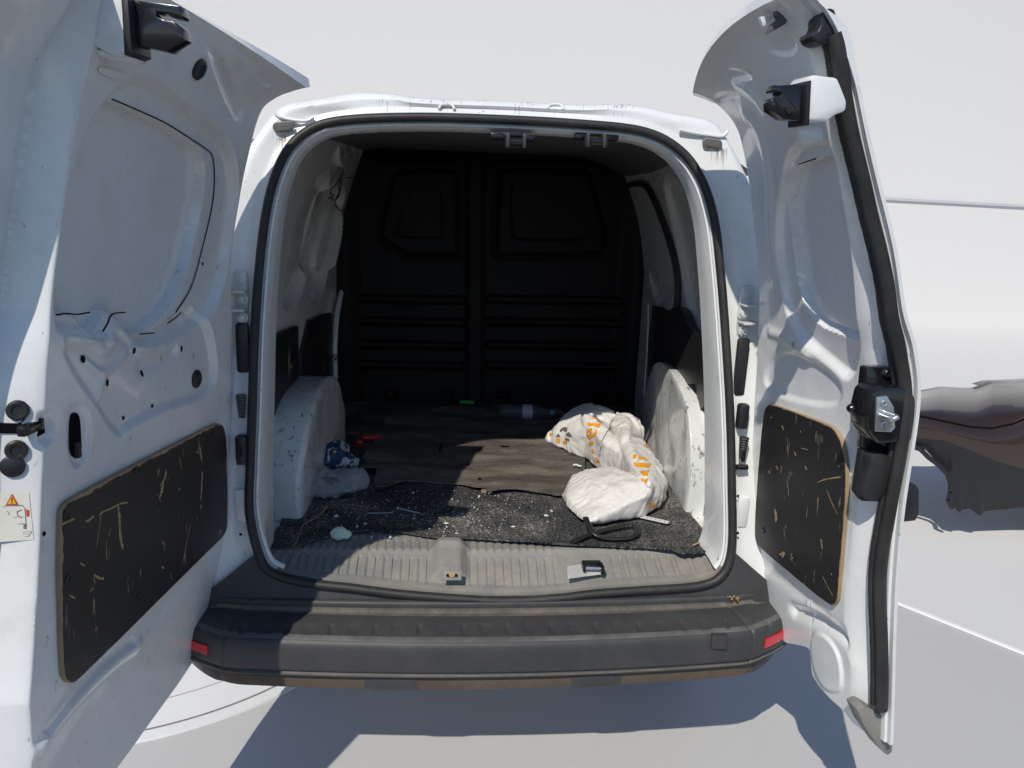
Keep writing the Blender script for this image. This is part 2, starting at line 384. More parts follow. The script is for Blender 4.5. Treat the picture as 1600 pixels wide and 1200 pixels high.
# cab and nose: roof comes down to bonnet
for y, top, kx in ((2.9, 1.75, .98), (3.25, 1.30, .97), (3.6, 1.05, .94), (3.8, .85, .85), (3.86, .70, .6)):
    q = outer(1.0, y); q[:, 0] *= kx; q[:, 2] = np.minimum(q[:, 2], .44+(q[:, 2]-.44)*(top-.44)/1.4); rows.append(q)
P = np.stack(rows); F = gridf(len(rows), NS, True); V = P.reshape(-1, 3)
F = np.r_[F, [[(len(rows)-1)*NS+j, (len(rows)-1)*NS+(j+1) % NS, len(V), len(V)] for j in range(NS)]]
V = np.r_[V, [[0, 3.87, .65]]]
body = mesh('body_shell', V, [tuple(dict.fromkeys(f)) for f in F], M_white, van, True, 50)
body.data.materials.append(M_sill)
for pl_ in body.data.polygons:
    if pl_.index < 2*NS and pl_.center.z < .615: pl_.material_index = 1
# jamb that runs inward from the seal
jr = [ring(-.010, .004), ring(-.014, .000), ring(-.018, .002), ring(-.020, .012)]
for d in (.03, .06, .10):
    q = ring(-.022-.008*(d/.13), 0); q[:, 1] = q[:, 1]*(1-.5*d/.13)+d
    q[:, 0] = np.where(q[:, 2] < .82, np.sign(q[:, 0])*np.maximum(np.abs(q[:, 0]), .607), q[:, 0]); jr.append(q)
q = jr[-1].copy(); q[:, [0, 2]] += NO*.05; q[:, 1] += .01; jr.append(q)
jz = S3[:, 2] > .605; js = [i for i in range(NS) if jz[i] and not jz[i-1]][0]; jidx = [(js+k) % NS for k in range(jz.sum())]
grid('door_jamb', np.stack(jr)[:, jidx], M_jamb, van, angle=50)
# lighter header bar inside the top of the opening
# rubber seal round the opening
sec = []
for a in np.linspace(0, 2*math.pi, 16, endpoint=False): sec.append((math.cos(a)*1.0, math.sin(a)*1.1))
SQ = ring(.002, -.012)
V, F = tubepts(SQ, .0115, closed=True, sec=sec, upv=(0, 1, 0)); seal = mesh('opening_seal', V, F, M_seal, van, True, 60)
# black plastic cladding below the seal and up to the pillar feet
i0 = [i for i in range(NS) if S3[i, 2] < .675]
ii = sorted(range(NS), key=lambda i: 0)
msk = S3[:, 2] < .68; st = [i for i in range(NS) if msk[i] and not msk[i-1]][0]; idx = [(st+k) % NS for k in range(msk.sum())]
lo = outer(.975, None, 0)
rws = []
for t in (0, .12, .3, .55, .8, 1.0):
    q = lerp(ring(.012, -.006), lo, t)[idx]; q[:, 1] = prof(q[:, 2])-.008-.006*math.sin(t*3.14); q[:, 2] = np.maximum(q[:, 2], .47); rws.append(q)
grid('sill_cladding', np.stack(rws), M_bumper, van, angle=60)
# pressed seam beads and the drain grommets in the upper corners
for (px_, py_), s in (((443, 198), -1), ((1113, 224), 1)):
    c = on_rear(px_, py_, -.004); bm = bmesh.new()
    for rr, h, hh in ((.0, 0, .006), (-.0055, .004, .0035)):
        pts = []
        for a in np.linspace(0, 2*math.pi, 28, endpoint=False):
            x = math.cos(a); z = math.sin(a); pts.append(((.015 if x > 0 else -.015)+(.0125+rr)*x, (.0125+rr)*z))
        R_ = Matrix.Rotation(math.radians(8*s), 3, 'Y') @ Matrix.Rotation(math.radians(20), 3, 'X')
        lo_ = [bm.verts.new(Vector(c)+R_ @ Vector((x, .003-h, z))) for x, z in pts]; hi = [bm.verts.new(Vector(c)+R_ @ Vector((x*.94, -h-hh, z*.94))) for x, z in pts]
        for k in range(28): bm.faces.new((lo_[k], lo_[(k+1) % 28], hi[(k+1) % 28], hi[k]))
        bm.faces.new(hi)
    bmobj('drain_grommet', bm, M_greyplug, van)
for pts in ([(430, 176), (437, 182), (455, 187), (478, 189), (490, 183)], [(1062, 203), (1080, 207), (1105, 211), (1128, 213), (1137, 205)]):
    P_ = cr([on_rear(*p, -.002) for p in pts], 24, False); tube('seam_bead', P_, .005, M_white, van)
for x in (698, 868): tube('seam_bead', cr([on_rear(x-12, 170, .001), on_rear(x-8, 164, .001), on_rear(x+8, 164, .001), on_rear(x+12, 171, .001)], 16, False), .004, M_white, van)
# grime that has run down from the roof edge and the grommets
bt_ = BVHTree.FromPolygons([v.co for v in body.data.vertices], [tuple(p.vertices) for p in body.data.polygons]); V_, F_ = [], []
def body_hit(x, y):
    C, d = ray(x, y); h = bt_.ray_cast(Vector(C), Vector(d).normalized()); return None if h[0] is None else np.array(h[0])+np.array(h[1])*(.0015 if h[1].dot(Vector(d)) < 0 else -.0015)
for k in range(150):
    if k < 70: x = RS.normal(972, 7) if k < 22 else RS.uniform(800, 985); y0_ = RS.uniform(157, 166)+.016*(x-800)*.6; y1_ = y0_+abs(RS.normal(0, 9))+3; y1_ = min(y1_, 181+.02*(x-800))
    elif k < 100: x = RS.uniform(580, 800); y0_ = RS.uniform(152, 158); y1_ = y0_+abs(RS.normal(0, 7))+2
    else: x = RS.choice([443, 1122])+RS.normal(0, 9); y0_ = (212 if x < 700 else 232)+RS.uniform(-3, 4); y1_ = y0_+abs(RS.normal(0, 12))+2
    w_ = RS.uniform(.4, 1.3); q_ = [body_hit(x-w_, y0_), body_hit(x+w_, y0_), body_hit(x+w_*.4, y1_), body_hit(x-w_*.4, y1_)]
    if any(p_ is None for p_ in q_): continue
    b_ = len(V_); V_ += q_; F_.append((b_, b_+1, b_+2, b_+3))
stuff(mesh('grime_streaks', V_, F_, M_grime, van, False))
# holes and joint lines on the jamb
def disc(bm, c, n, r, sx=1): 
    R_ = basis(n); vs = [bm.verts.new(Vector(c)+R_ @ Vector((r*math.cos(a), r*sx*math.sin(a), 0))) for a in np.linspace(0, 2*math.pi, 16, endpoint=False)]; bm.faces.new(vs)
for p, n in (((507, 212), (.3, 0, -1)), ((550, 206), (.05, 0, -1)), ((998, 221), (-.1, 0, -1)), ((1051, 234), (-.4, 0, -1))):
    q = on_rear(*p, .06); bm = bmesh.new(); disc(bm, q+np.array(n)*.006, n, .012, .5); bmobj('jamb_hole', bm, M_dark, van)
for p, s in (((437, 350), 1), ((431, 372), 1), ((455, 276), 1), ((420, 460), 1), ((416, 560), 1), ((416, 690), 1), ((414, 835), 1), ((1111, 372), -1), ((1115, 392), -1), ((1097, 300), -1), ((1120, 482), -1), ((1121, 573), -1), ((1122, 602), -1), ((1119, 722), -1), ((1115, 835), -1)):
    q = on_rear(*p, .08); bm = bmesh.new(); disc(bm, q+np.array([s*.004, 0, 0]), (s, -.05, 0), .0035, 2.2 if p in ((437, 350), (1111, 372)) else 1); bmobj('jamb_hole', bm, M_dark, van)
# wheels
def wheel(x, y):
    bm = bmesh.new(); s = 1 if x > 0 else -1
    lathe(bm, (x-s*.1, y, .315), (s, 0, 0), [(.20, 0), (.29, .005), (.312, .03), (.315, .1), (.312, .17), (.29, .195), (.20, .2)], 40); t = bmobj('wheel', bm, M_tyre, van)
    bm = bmesh.new(); lathe(bm, (x-s*.06, y, .315), (s, 0, 0), [(.19, 0), (.2, .15), (.18, .145), (.06, .13), (.0001, .14)], 30); bmobj('rim', bm, M_steel, t)
for x in (-.69, .69):
    for y in (.70, 3.15): wheel(x, y)
# underbody so that the hold is closed from below
bm = bmesh.new(); box(bm, (0, 1.9, .50), (1.42, 3.5, .10), .02); box(bm, (0, .7, .35), (1.2, .09, .09), .02); bmobj('underbody', bm, M_blk, van)

# ---- bumper: section swept across with rounded ends
prof_b = [(-.125, .548), (-.150, .546), (-.158, .541), (-.160, .524), (-.166, .518), (-.180, .520), (-.205, .517), (-.262, .505), (-.274, .500), (-.282, .490), (-.286, .470), (-.285, .435), (-.283, .420), (-.276, .415), (-.277, .411), (-.282, .408), (-.280, .402), (-.262, .398), (-.20, .398), (-.10, .40)]
prof_b = cr(prof_b, 90, False)
xs = np.linspace(-1, 1, 521); HB = .797
Pb = np.zeros((len(xs), 90, 3))
for i, x in enumerate(xs):
    ax = abs(x)
    c = ax**2*.030+max(0, (ax-.80)/.2)**2*.085           # plan curve of the front
    for j, (y, z) in enumerate(prof_b):
        yy = y+c*(1 if y < -.17 else .35); zz = z
        zz += .016*ax**2
        Pb[i, j] = (x*HB+(math.copysign(max(0, -.10-y)*.12, x) if ax > .9 else 0)*(ax-.9)*10, yy, zz)
Xg, Yg = Pb[..., 0], Pb[..., 1]
top = (Yg < -.19) & (Pb[..., 2] > .495)
# small pressed notches along the top, broad and narrow in turn
k = 0
for px_ in range(330, 1220, 34):
    q = on_z(px_+20, 975, .51); wx = .0055 if k % 2 else .014; m = np.exp(-(np.abs(Xg-q[0])/wx)**8)*np.exp(-(np.abs(Yg+.230)/.017)**8); Pb[..., 2] -= (.0045 if k % 2 else .0022)*m*(Pb[..., 2] > .49); k += 1
# split seams near the ends, square tow-eye cover
for sx in (-.655, .655):
    m = np.exp(-((Xg-sx-(.0 if sx > 0 else 0)-(Yg+.2)*.35*np.sign(sx)*-1)/.0035)**2); Pb[..., 1] += .004*m*(Yg < -.2); Pb[..., 2] -= .004*m*(Yg >= -.27)
bum = grid('bumper', Pb, [M_bumper, M_crevice, M_edge_highlight], van, angle=60)
for pl_ in bum.data.polygons:
    j_ = pl_.index % 89; y_, z_ = prof_b[j_]
    if (-.182 < y_ < -.159 and z_ < .530) or (.410 < z_ < .4135): pl_.material_index = 1
    elif -.272 < y_ < -.258 and z_ > .495: pl_.material_index = 2  # lighter faces along the front edge paint in its highlight
tc = [on_y(1112, 993, -.279), on_y(1138, 993, -.277), on_y(1138, 1013, -.279), on_y(1112, 1014, -.28)]
bm = bmesh.new(); c = np.mean(tc, 0); box(bm, (c[0], c[1]+.009, c[2]-.002), (.042, .02, .038), .004, Matrix.Rotation(-.06, 3, 'Z')); bmobj('tow_cover', bm, M_bumper, bum)
# lower dusty lip with a stepped middle
lw = []
for i, x in enumerate(xs):
    ax = abs(x); c = ax**2*.030+max(0, (ax-.80)/.2)**2*.085
    st = float(np.exp(-((abs(x*HB)-.262)/.062)**8))+float(ss(np.array(ax), .87, .90))
    row = [(-.262, .401), (-.268-.004*st, .399), (-.271-.005*st, .390), (-.267-.005*st, .362), (-.24, .352), (-.15, .36)]
    lw.append([(x*HB*.985, y+c, z+.016*ax**2) for y, z in row])
lip_ = grid('bumper_lip', np.array(lw), [M_lowbump, M_bumper], bum, angle=60)
for pl_ in lip_.data.polygons:
    if abs(abs(pl_.center.x)-.262) < .066 or abs(pl_.center.x) > .69: pl_.material_index = 1
# reflectors at the corners
for s in (-1, 1):
    js_ = [j for j in range(90) if prof_b[j, 0] < -.27 and .440 < prof_b[j, 1] < .470]
    ii_ = [i for i in range(len(xs)) if .895 < xs[i]*s < .985]
    q = Pb[np.ix_(ii_, js_)] if s > 0 else Pb[np.ix_(ii_[::-1], js_)]
    e1 = np.gradient(q, axis=0); e2 = np.gradient(q, axis=1); n_ = np.cross(e1, e2); n_ /= np.linalg.norm(n_, axis=2)[..., None]
    if n_[..., 1].mean() > 0: n_ = -n_
    fr_ = q+n_*.004; rows_ = [q-n_*.004, fr_]
    F_ = []; ni, nj = fr_.shape[:2]; V_ = np.r_[fr_.reshape(-1, 3), (q-n_*.006).reshape(-1, 3)]
    F_ += [tuple(f) for f in gridf(ni, nj)]
    bd_ = [(0, j) for j in range(nj)]+[(i, nj-1) for i in range(1, ni)]+[(ni-1, j) for j in range(nj-2, -1, -1)]+[(i, 0) for i in range(ni-2, 0, -1)]
    for k_ in range(len(bd_)):
        i1, j1 = bd_[k_]; i2, j2 = bd_[(k_+1) % len(bd_)]; F_.append((i1*nj+j1, i2*nj+j2, ni*nj+i2*nj+j2, ni*nj+i1*nj+j1))
    mesh('reflector', V_, F_, M_reflector, bum, True, 40)

# ---- ribbed sill plate
nx, ny = 560, 70
xg = np.linspace(-.625, .625, nx); v = np.linspace(0, 1, ny)
zb = np.interp(xg, S3[msk][:, 0][np.argsort(S3[msk][:, 0])], S3[msk][:, 2][np.argsort(S3[msk][:, 0])])   # seal height under each x
zb = np.interp(xg, *zip(*sorted([(p[0], p[2]) for p in S3 if p[2] < .66 and abs(p[0]) < .64])))
X = np.tile(xg, (ny, 1)); Vv = np.tile(v[:, None], (1, nx))
y0 = prof(zb)+.006; y1 = .065
prz = np.interp(v, [0, .10, .18, .24, .62, .70, 1], [0, .10, .14, .25, .78, 1, 1.0])
Y = y0+(y1-y0)*Vv; Z = zb+.004+(.622-zb-.004)*prz[:, None]
rib = np.clip(np.cos(X*2*math.pi/.0235)*3+1.6, 0, 1)
band = ss(Vv, .16, .2)*(1-ss(Vv, .56, .60)); band2 = ss(Vv, .66, .7)*(1-ss(Vv, .97, 1.0))
hump = np.exp(-(np.abs(X-(-.118))/.043)**6)
flat = np.exp(-(np.abs(X-.26)/.085)**8)
keep = (1-hump)*(1-flat)
Z -= .0048*(1-rib)*np.maximum(band, band2*.8)*keep
hz = np.clip(1-((Vv-.62)/.40)**2, 0, 1)
Z += hump*ss(Vv, .17, .30)*(1-ss(Vv, .80, .98))*.026
Z += .002*vn(np.stack([X, Y], -1), 9)
Pn = np.stack([X, Y, Z], -1); ext = Pn[-1:].copy(); ext[..., 1] = .16; ext[..., 2] = .6205; Pn = np.concatenate([Pn, ext])
sill = grid('sill_plate', Pn, M_sill, van, angle=60)
bm = bmesh.new(); q = on_z(706, 897, .600)
box(bm, (q[0], q[1]-.006, q[2]-.001), (.052, .004, .026), .0015, Matrix.Rotation(-.55, 3, 'X')); bmobj('lashing_recess', bm, M_sill, sill)
bm = bmesh.new(); cyl(bm, (q[0], q[1]-.005, q[2]+.001), (0, -1, .5), .008, .007); bmobj('lashing_bolt', bm, M_straw, sill)
bm = bmesh.new()
for dx in (-.011, .011): cyl(bm, (q[0]+dx, q[1]-.0095, q[2]+.001), (0, -1, .6), .004, .002)
bmobj('bolt_gap', bm, M_dark, sill)
# white metal window in the sill with the lower door catch
poly = [(885, 893), (905, 888), (920, 891), (926, 888), (940, 890), (941, 897), (918, 899), (887, 902)]
zc = .590
bm = bmesh.new(); pts = [on_z(*p, zc) for p in [(886, 890), (905, 888), (938, 893), (940, 899), (916, 901), (887, 904)]]
for p in pts: p[2] = np.interp(p[1], [-.12, .0], [.583, .610])+.004
f = bm.faces.new([bm.verts.new(p) for p in pts]); bmesh.ops.solidify(bm, geom=[f], thickness=.002); bmobj('bare_metal_cutout', bm, M_white, sill)
cq = on_z(924, 879, .615)
bm = bmesh.new()
box(bm, (cq[0], cq[1], .612), (.052, .010, .018), .003); box(bm, (cq[0]-.024, cq[1]-.012, .610), (.008, .034, .020), .003); box(bm, (cq[0]+.026, cq[1]-.018, .607), (.010, .036, .022), .003)
bmobj('floor_catch', bm, M_blkgl, sill)
bm = bmesh.new(); cyl(bm, (cq[0]-.024, cq[1]-.022, .610), (1, 0, -.05), .0045, .05); bmobj('catch_pin', bm, M_steel, sill)

# ---- hold: floor pan, roof lining, bulkhead, walls
bm = bmesh.new(); box(bm, (.05, .89, .596), (1.42, 1.54, .03), 0); bmobj('floor_pan', bm, M_wall, van)
nx, ny = 60, 60
xx, yy = np.meshgrid(np.linspace(-.74, .80, nx), np.linspace(.16, 1.75, ny)); zz = 1.785-.10*np.clip((np.abs(xx)-.4)/.3, 0, 1)**2+.001*np.cos(yy*24)
grid('roof_lining', np.stack([xx, yy, zz], -1), simple('roof_inner', (.12, .12, .12), .6), van)
# bulkhead: black plastic with two framed fields, ribs and a centre post
YB = 1.62; nx, ny = 330, 260
X, Z = np.meshgrid(np.linspace(-.80, .92, nx), np.linspace(.60, 1.80, ny)); H = np.zeros_like(X)
def bpx(l):
    l = np.array(l, float); m = []
    for a_, b_ in zip(l, np.roll(l, -1, 0)): e_ = (b_-a_)/max(np.linalg.norm(b_-a_), 1e-6); k_ = min(7, np.linalg.norm(b_-a_)*.4); m += [a_+e_*k_, b_-e_*k_]
    return chaikin([on_y(*p, YB)[[0, 2]] for p in m], 2)
for l in ([(612, 268), (628, 262), (714, 262), (721, 270), (721, 398), (714, 404), (640, 404), (594, 378), (588, 365)], [(776, 268), (784, 262), (912, 262), (924, 268), (950, 360), (950, 388), (936, 402), (780, 404), (770, 396)]):
    d = sdf(X, Z, bpx(l)); H -= .008*np.exp(-(d/.008)**2); H += .014*ss(-d, .012, .028)
for l in ([(640, 296), (692, 292), (692, 370), (690, 374), (622, 372), (618, 360)], [(796, 285), (905, 285), (920, 372), (915, 376), (798, 376)]):
    d = sdf(X, Z, bpx(l)); H -= .010*ss(-d, 0, .008)
for yy_ in (467, 502, 538, 570):
    for a, b in ((566, 722), (764, 966)):
        p, q = on_y(a, yy_-1 if a < 700 else yy_, YB)[[0, 2]], on_y(b, yy_+2 if b < 800 else yy_+3, YB)[[0, 2]]
        d = segd(X, Z, p, q); H += .018*np.exp(-(d/.017)**4)
c0, c1 = on_y(742, 300, YB)[0], on_y(742, 610, YB)[0]; cx = np.interp(Z, [.7, 1.6], [c1, c0])
H += .016*(ss(np.abs(X-cx), .036, .030))-.006*np.exp(-((np.abs(X-cx)-.042)/.006)**2)
H -= .02*ss(Z, 1.70, 1.80)
fr_ = np.maximum(ss(X, -.50, -.60), ss(X, .66, .76)); H += .05*fr_*ss(Z, 1.9, 1.2)
for px_ in (612, 700, 785): 
    q = on_y(px_, 612, YB)[[0, 2]]; d = np.maximum(np.abs(X-q[0])-.022, np.abs(Z-q[1])-.018); H += .010*np.exp(-(d/.006)**2)
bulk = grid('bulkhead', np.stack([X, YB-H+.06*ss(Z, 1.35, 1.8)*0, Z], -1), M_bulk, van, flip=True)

# left inner wall
LA, LB = np.array([-.685, .17, 0]), np.array([-.628, 1.66, 0]); Ln = np.cross(LB-LA, [0, 0, 1]); Ln /= np.linalg.norm(Ln)   # points +x
RA, RB = np.array([.70, .17, 0]), np.array([.785, 1.60, 0]); Rn = -np.cross(RB-RA, [0, 0, 1]); Rn /= np.linalg.norm(Rn)
def wall(name, A, B, n, ny, nz, zlo, zhi, feats, mat, lean):
    ed_ = (B-A); L = np.linalg.norm(ed_); ed_ = ed_/L
    Y, Z = np.meshgrid(np.linspace(0, L, ny), np.linspace(zlo, zhi, nz)); H = lean*np.clip(Z-1.22, 0, 9)**1.8
    uv = lambda l: chaikin([((lambda q: ((q-A)@ed_, q[2]))(onp(*p, A, n))) for p in l], 2)
    H0 = H.copy()
    for l, dep, bw in feats: H = H+dep*ss(-sdf(Y, Z, uv(l)), -bw*.3, bw)
    P = A+Y[..., None]*ed_+H[..., None]*n; P[..., 2] = Z
    return grid(name, P, mat, van, flip=n[0] < 0), uv, (lambda u, z, h: np.array([*(A+u*ed_+(h+lean*max(0, z-1.22)**1.8)*n)[:2], z]))
lw_, luv, lpos = wall('side_wall', LA, LB, Ln, 200, 170, .60, 1.80,
    [([(446, 420), (452, 330), (462, 275), (482, 262), (490, 300), (484, 400), (470, 470), (440, 490)], -.03, .035),
     ([(478, 470), (478, 330), (490, 280), (520, 290), (522, 340), (512, 430), (500, 470)], -.05, .03),
     ([(500, 400), (512, 310), (522, 316), (520, 380), (514, 425), (502, 430)], .028, .012),
     ([(484, 300), (488, 285), (492, 288), (488, 380), (480, 420)], .012, .01)], M_wall, .34)
rw_, ruv, rpos = wall('side_wall', RA, RB, Rn, 200, 170, .60, 1.80,
    [([(1062, 300), (1085, 268), (1100, 300), (1112, 420), (1108, 500), (1085, 520), (1070, 470)], -.025, .04),
     ([(1006, 300), (1030, 296), (1042, 330), (1054, 420), (1052, 470), (1016, 476)], -.02, .015),
     ([(1018, 318), (1036, 306), (1046, 350), (1054, 430), (1046, 455), (1030, 440)], -.02, .012)], M_wall, .34)
def wallsheet(name, l, A, n, h, th, mat, it=1):
    B_ = np.array([0, 0, 1.]); e_ = np.cross(B_, n); pts = [onp(*p, A+n*h, n) for p in l]
    uv = chaikin([((q-A)@e_, q[2]) for q in pts], it)
    return sheet(name, uv, .03, lambda x, y: np.full(x.shape, h), th, mat, van, lambda x, y, hh: A[None]*[[1, 1, 0]]+x[:, None]*e_[None]+y[:, None]*B_[None]+hh[:, None]*n[None])
wallsheet('trim_board', [(428, 524), (465, 508), (467, 512), (466, 650), (430, 700)], LA, Ln, .014, .010, M_ply)
wallsheet('trim_board', [(472, 505), (516, 487), (520, 493), (522, 640), (500, 690), (473, 690)], LA, Ln, .014, .010, M_ply)
wallsheet('trim_board', [(1013, 476), (1040, 482), (1075, 510), (1112, 545), (1112, 640), (1012, 700)], RA, Rn, .012, .010, M_ply)
# black moulded cover over the right wheel arch, rubber gasket round the side window, rails
tb = wallsheet('wheel_cover', [(1040, 492), (1052, 478), (1066, 482), (1078, 518), (1112, 532), (1114, 600), (1040, 600), (1024, 570)], RA, Rn, .03, .03, M_blk, 2)
gp = [(1000, 292), (1022, 288), (1036, 290), (1044, 305), (1052, 350), (1059, 400), (1061, 440), (1058, 480)]
def rwp(p, h=.012):
    q = onp(*p, RA+Rn*h, Rn); return q+Rn*.34*max(0, q[2]-1.22)**1.8
tube('window_gasket', cr([rwp(p) for p in gp], 60, False), .013, M_seal, van)
bl = [(992, 268), (1040, 240), (1062, 238), (1066, 262), (1040, 276), (996, 288)]
wallsheet('roof_rail', bl, RA, Rn, .085, .04, M_wall, 1)
for p in ((1023, 251), (1036, 264), (1008, 276)):
    q = onp(*p, RA+Rn*.087, Rn); bm = bmesh.new(); disc(bm, q, Rn, .006, 1.5); bmobj('rail_hole', bm, M_dark, van)
wallsheet('roof_rail', [(530, 218), (549, 214), (552, 262), (546, 268), (531, 256)], LA, Ln, .11, .03, M_wall, 1)
for p, n_, A_, h in (((1008, 365), Rn, RA, .02), ((1010, 372), Rn, RA, .02), ((1013, 396), Rn, RA, .02), ((1015, 415), Rn, RA, .02), ((1016, 424), Rn, RA, .02), ((544, 233), Ln, LA, .113), ((535, 240), Ln, LA, .113), ((491, 281), Ln, LA, .05), ((540, 330), Ln, LA, .05), ((533, 385), Ln, LA, .05)):
    q = onp(*p, A_+n_*h, n_); q = q+n_*(.34*max(0, q[2]-1.22)**1.8 if h < .04 else 0); bm = bmesh.new(); disc(bm, q+n_*.002, n_, .008, 1.6); bmobj('wall_hole', bm, M_dark, van)
# rear quarter posts: light metal strip at the far end of the left wall
P_ = cr([onp(*p, LA+Ln*.02, Ln) for p in ((553, 290), (545, 360), (538, 430), (527, 490), (523, 540), (524, 590))], 40, False); tube('wall_post', P_, .012, M_wall, van)
P_ = cr([onp(*p, RA+Rn*.02, Rn) for p in ((1013, 474), (1012, 530), (1008, 590), (1005, 645))], 30, False); tube('wall_wire', P_, .003, M_wall, van)
# wheel arches: a rounded drum against the wall
def arch(A, n, yc, ry, ztop, depth, ycen_skew):
    na, nb = 70, 44; rows = []
    al = np.linspace(math.pi*1.0, 0, na)
    bs = np.linspace(0, 1, nb)
    for b in bs:
        r = []
        if b < .5: ins = depth*(b/.5)*.86; k = 1.0
        elif b < .72: t = (b-.5)/.22; ins = depth*(.86+.14*math.sin(t*math.pi/2)); k = 1-.09*(1-math.cos(t*math.pi/2))
        else: t = (b-.72)/.28; ins = depth*(1.0); k = .91*(1-t)
        for a in al:
            e = 2/2.7; c_ = math.copysign(abs(math.cos(a))**e, math.cos(a)); s_ = abs(math.sin(a))**e
            y = yc+ry*c_*k; z = .60+(ztop-.60)*s_*k
            tt = (y-A[1]); base = A+ (LB-LA if n[0] > 0 else RB-RA)*tt/((LB-LA)[1] if n[0] > 0 else (RB-RA)[1])
            r.append((base[0]+n[0]*ins, y, z))
        rows.append(r)
    Q = np.array(rows); Q[..., 0] += n[0]*.006*fbm(Q, 7, 3, 3)
    Q[..., 1] += .006*fbm(Q, 6, 9, 3)
    return grid('wheel_arch', Q, M_arch, van, flip=n[0] > 0)
arch(LA, Ln, .62, .41, .945, .125, 0)
ar = arch(RA, Rn, .70, .43, 1.005, .060, 0)
# hanging brown wires on the left
wp = [[(531, 255), (536, 268), (528, 285), (512, 298), (511, 308), (518, 313), (526, 303), (530, 285), (533, 270)], [(532, 262), (533, 278), (528, 300), (524, 315), (529, 325), (540, 333), (552, 337), (560, 347)], [(512, 312), (520, 308), (512, 300)], [(540, 275), (550, 274), (556, 271)]]
for l in wp: tube('loose_wire', cr([onp(*p, LA+Ln*.10, Ln)+RS.normal(0, .006, 3) for p in l], 50, False), .0022, simple('brown_wire', (.06, .035, .03), .6), van)
# roof catches for the two doors
for cx_, s in ((802, 1), (932, -1)):
    q = on_y(cx_, 216, .10); bm = bmesh.new(); z0 = q[2]
    box(bm, (q[0]-s*.035, .115, z0+.004), (.05, .03, .016), .004); box(bm, (q[0]+s*.003, .115, z0+.009), (.06, .026, .008), .002); box(bm, (q[0]+s*.042, .115, z0+.003), (.03, .03, .016), .004)
    c_ = bmobj('roof_catch', bm, M_blkgl, van); bm = bmesh.new()
    box(bm, (q[0]-s*.016, .085, z0-.008), (.010, .045, .036), .003); box(bm, (q[0]+s*.027, .085, z0-.008), (.009, .045, .036), .003); box(bm, (q[0]+.005, .098, z0-.020), (.05, .02, .006), .002)
    bmobj('catch_cheek', bm, simple('worn_black', (.05, .047, .047), .45), c_)
    bm = bmesh.new(); cyl(bm, (q[0]-.02, .075, z0-.010), (1, 0, 0), .009, .045); bmobj('catch_roller', bm, M_blkgl, c_)

# ---- hinges and check straps on the pillars
for s, x in ((-1, 378), (1, 1163)):
    pts = [on_rear(x+dx, yy_, -.01) for dx, yy_ in (((0, 440), (0, 468), (0, 497)) if s < 0 else ((3, 461), (-2, 490), (0, 517)))]
    c = np.mean(pts, 0); bm = bmesh.new(); box(bm, c+np.array([s*.004, .012, 0]), (.036, .016, .148), .007, Matrix.Rotation(math.radians(4), 3, 'X')); h = bmobj('door_hinge', bm, M_hinge, van)
    for z_ in (pts[0]+pts[1])/2, (pts[1]+pts[2])/2:
        bm = bmesh.new(); box(bm, z_+np.array([s*.012, -.012, 0]), (.05, .05, .006), .002); bmobj('hinge_leaf', bm, M_hinge, h)
    for p in pts:
        bm = bmesh.new(); lathe(bm, p+np.array([0, .003, 0]), (0, -1, .05), [(.0155, 0), (.0155, .003), (.010, .004), (.0095, .006), (.0095, .013), (.006, .0145), (.0001, .0145)], 18); bmobj('hinge_bolt', bm, M_hinge, h)
    # black latch box, door check and wiring grommet below
    xx = (378 if s < 0 else 1160); bm = bmesh.new()
    q = on_rear(xx, 545 if s < 0 else 575, -.01); box(bm, q+np.array([0, .012, 0]), (.034, .02, .13 if s < 0 else .16), .008)
    bmobj('check_cover', bm, M_blk, van); bm = bmesh.new(); q2 = on_rear(xx, 700 if s < 0 else 650, -.012); box(bm, q2, (.03, .03, .07), .008); bmobj('check_box', bm, M_blk, van)
    bm = bmesh.new(); q = on_rear(xx, 635 if s < 0 else 700, -.012)
    for k in range(9): cyl(bm, q+np.array([0, -.005, .028-.007*k]), (0, 0, 1), .014-.0006*k, .004, .012-.0006*k, 16)
    bmobj('wiring_bellows', bm, simple('bellows', (.10, .095, .09) if s < 0 else (.03, .03, .03), .6), van)
    q = on_rear(xx-s*1, 722 if s < 0 else 730, -.012); bm = bmesh.new(); cyl(bm, q+np.array([-.014, 0, 0]), (1, 0, 0), .008, .03); cyl(bm, q+np.array([0, -.004, .018]), (0, 0, 1), .006, .03); bmobj('door_check', bm, M_blkgl, van)
    q = on_rear(xx, 790 if s < 0 else 800, .004); bm = bmesh.new(); box(bm, q, (.034, .012, .09), .006); bmobj('pillar_plate', bm, M_jamb, van)
    for yy_ in ((835,) if s < 0 else (833, 775)):
        q = on_rear(xx+(-2 if s < 0 else -7), yy_, -.012); bm = bmesh.new(); disc(bm, q, (0, -1, .1), .004); bmobj('pillar_hole', bm, M_dark, van)
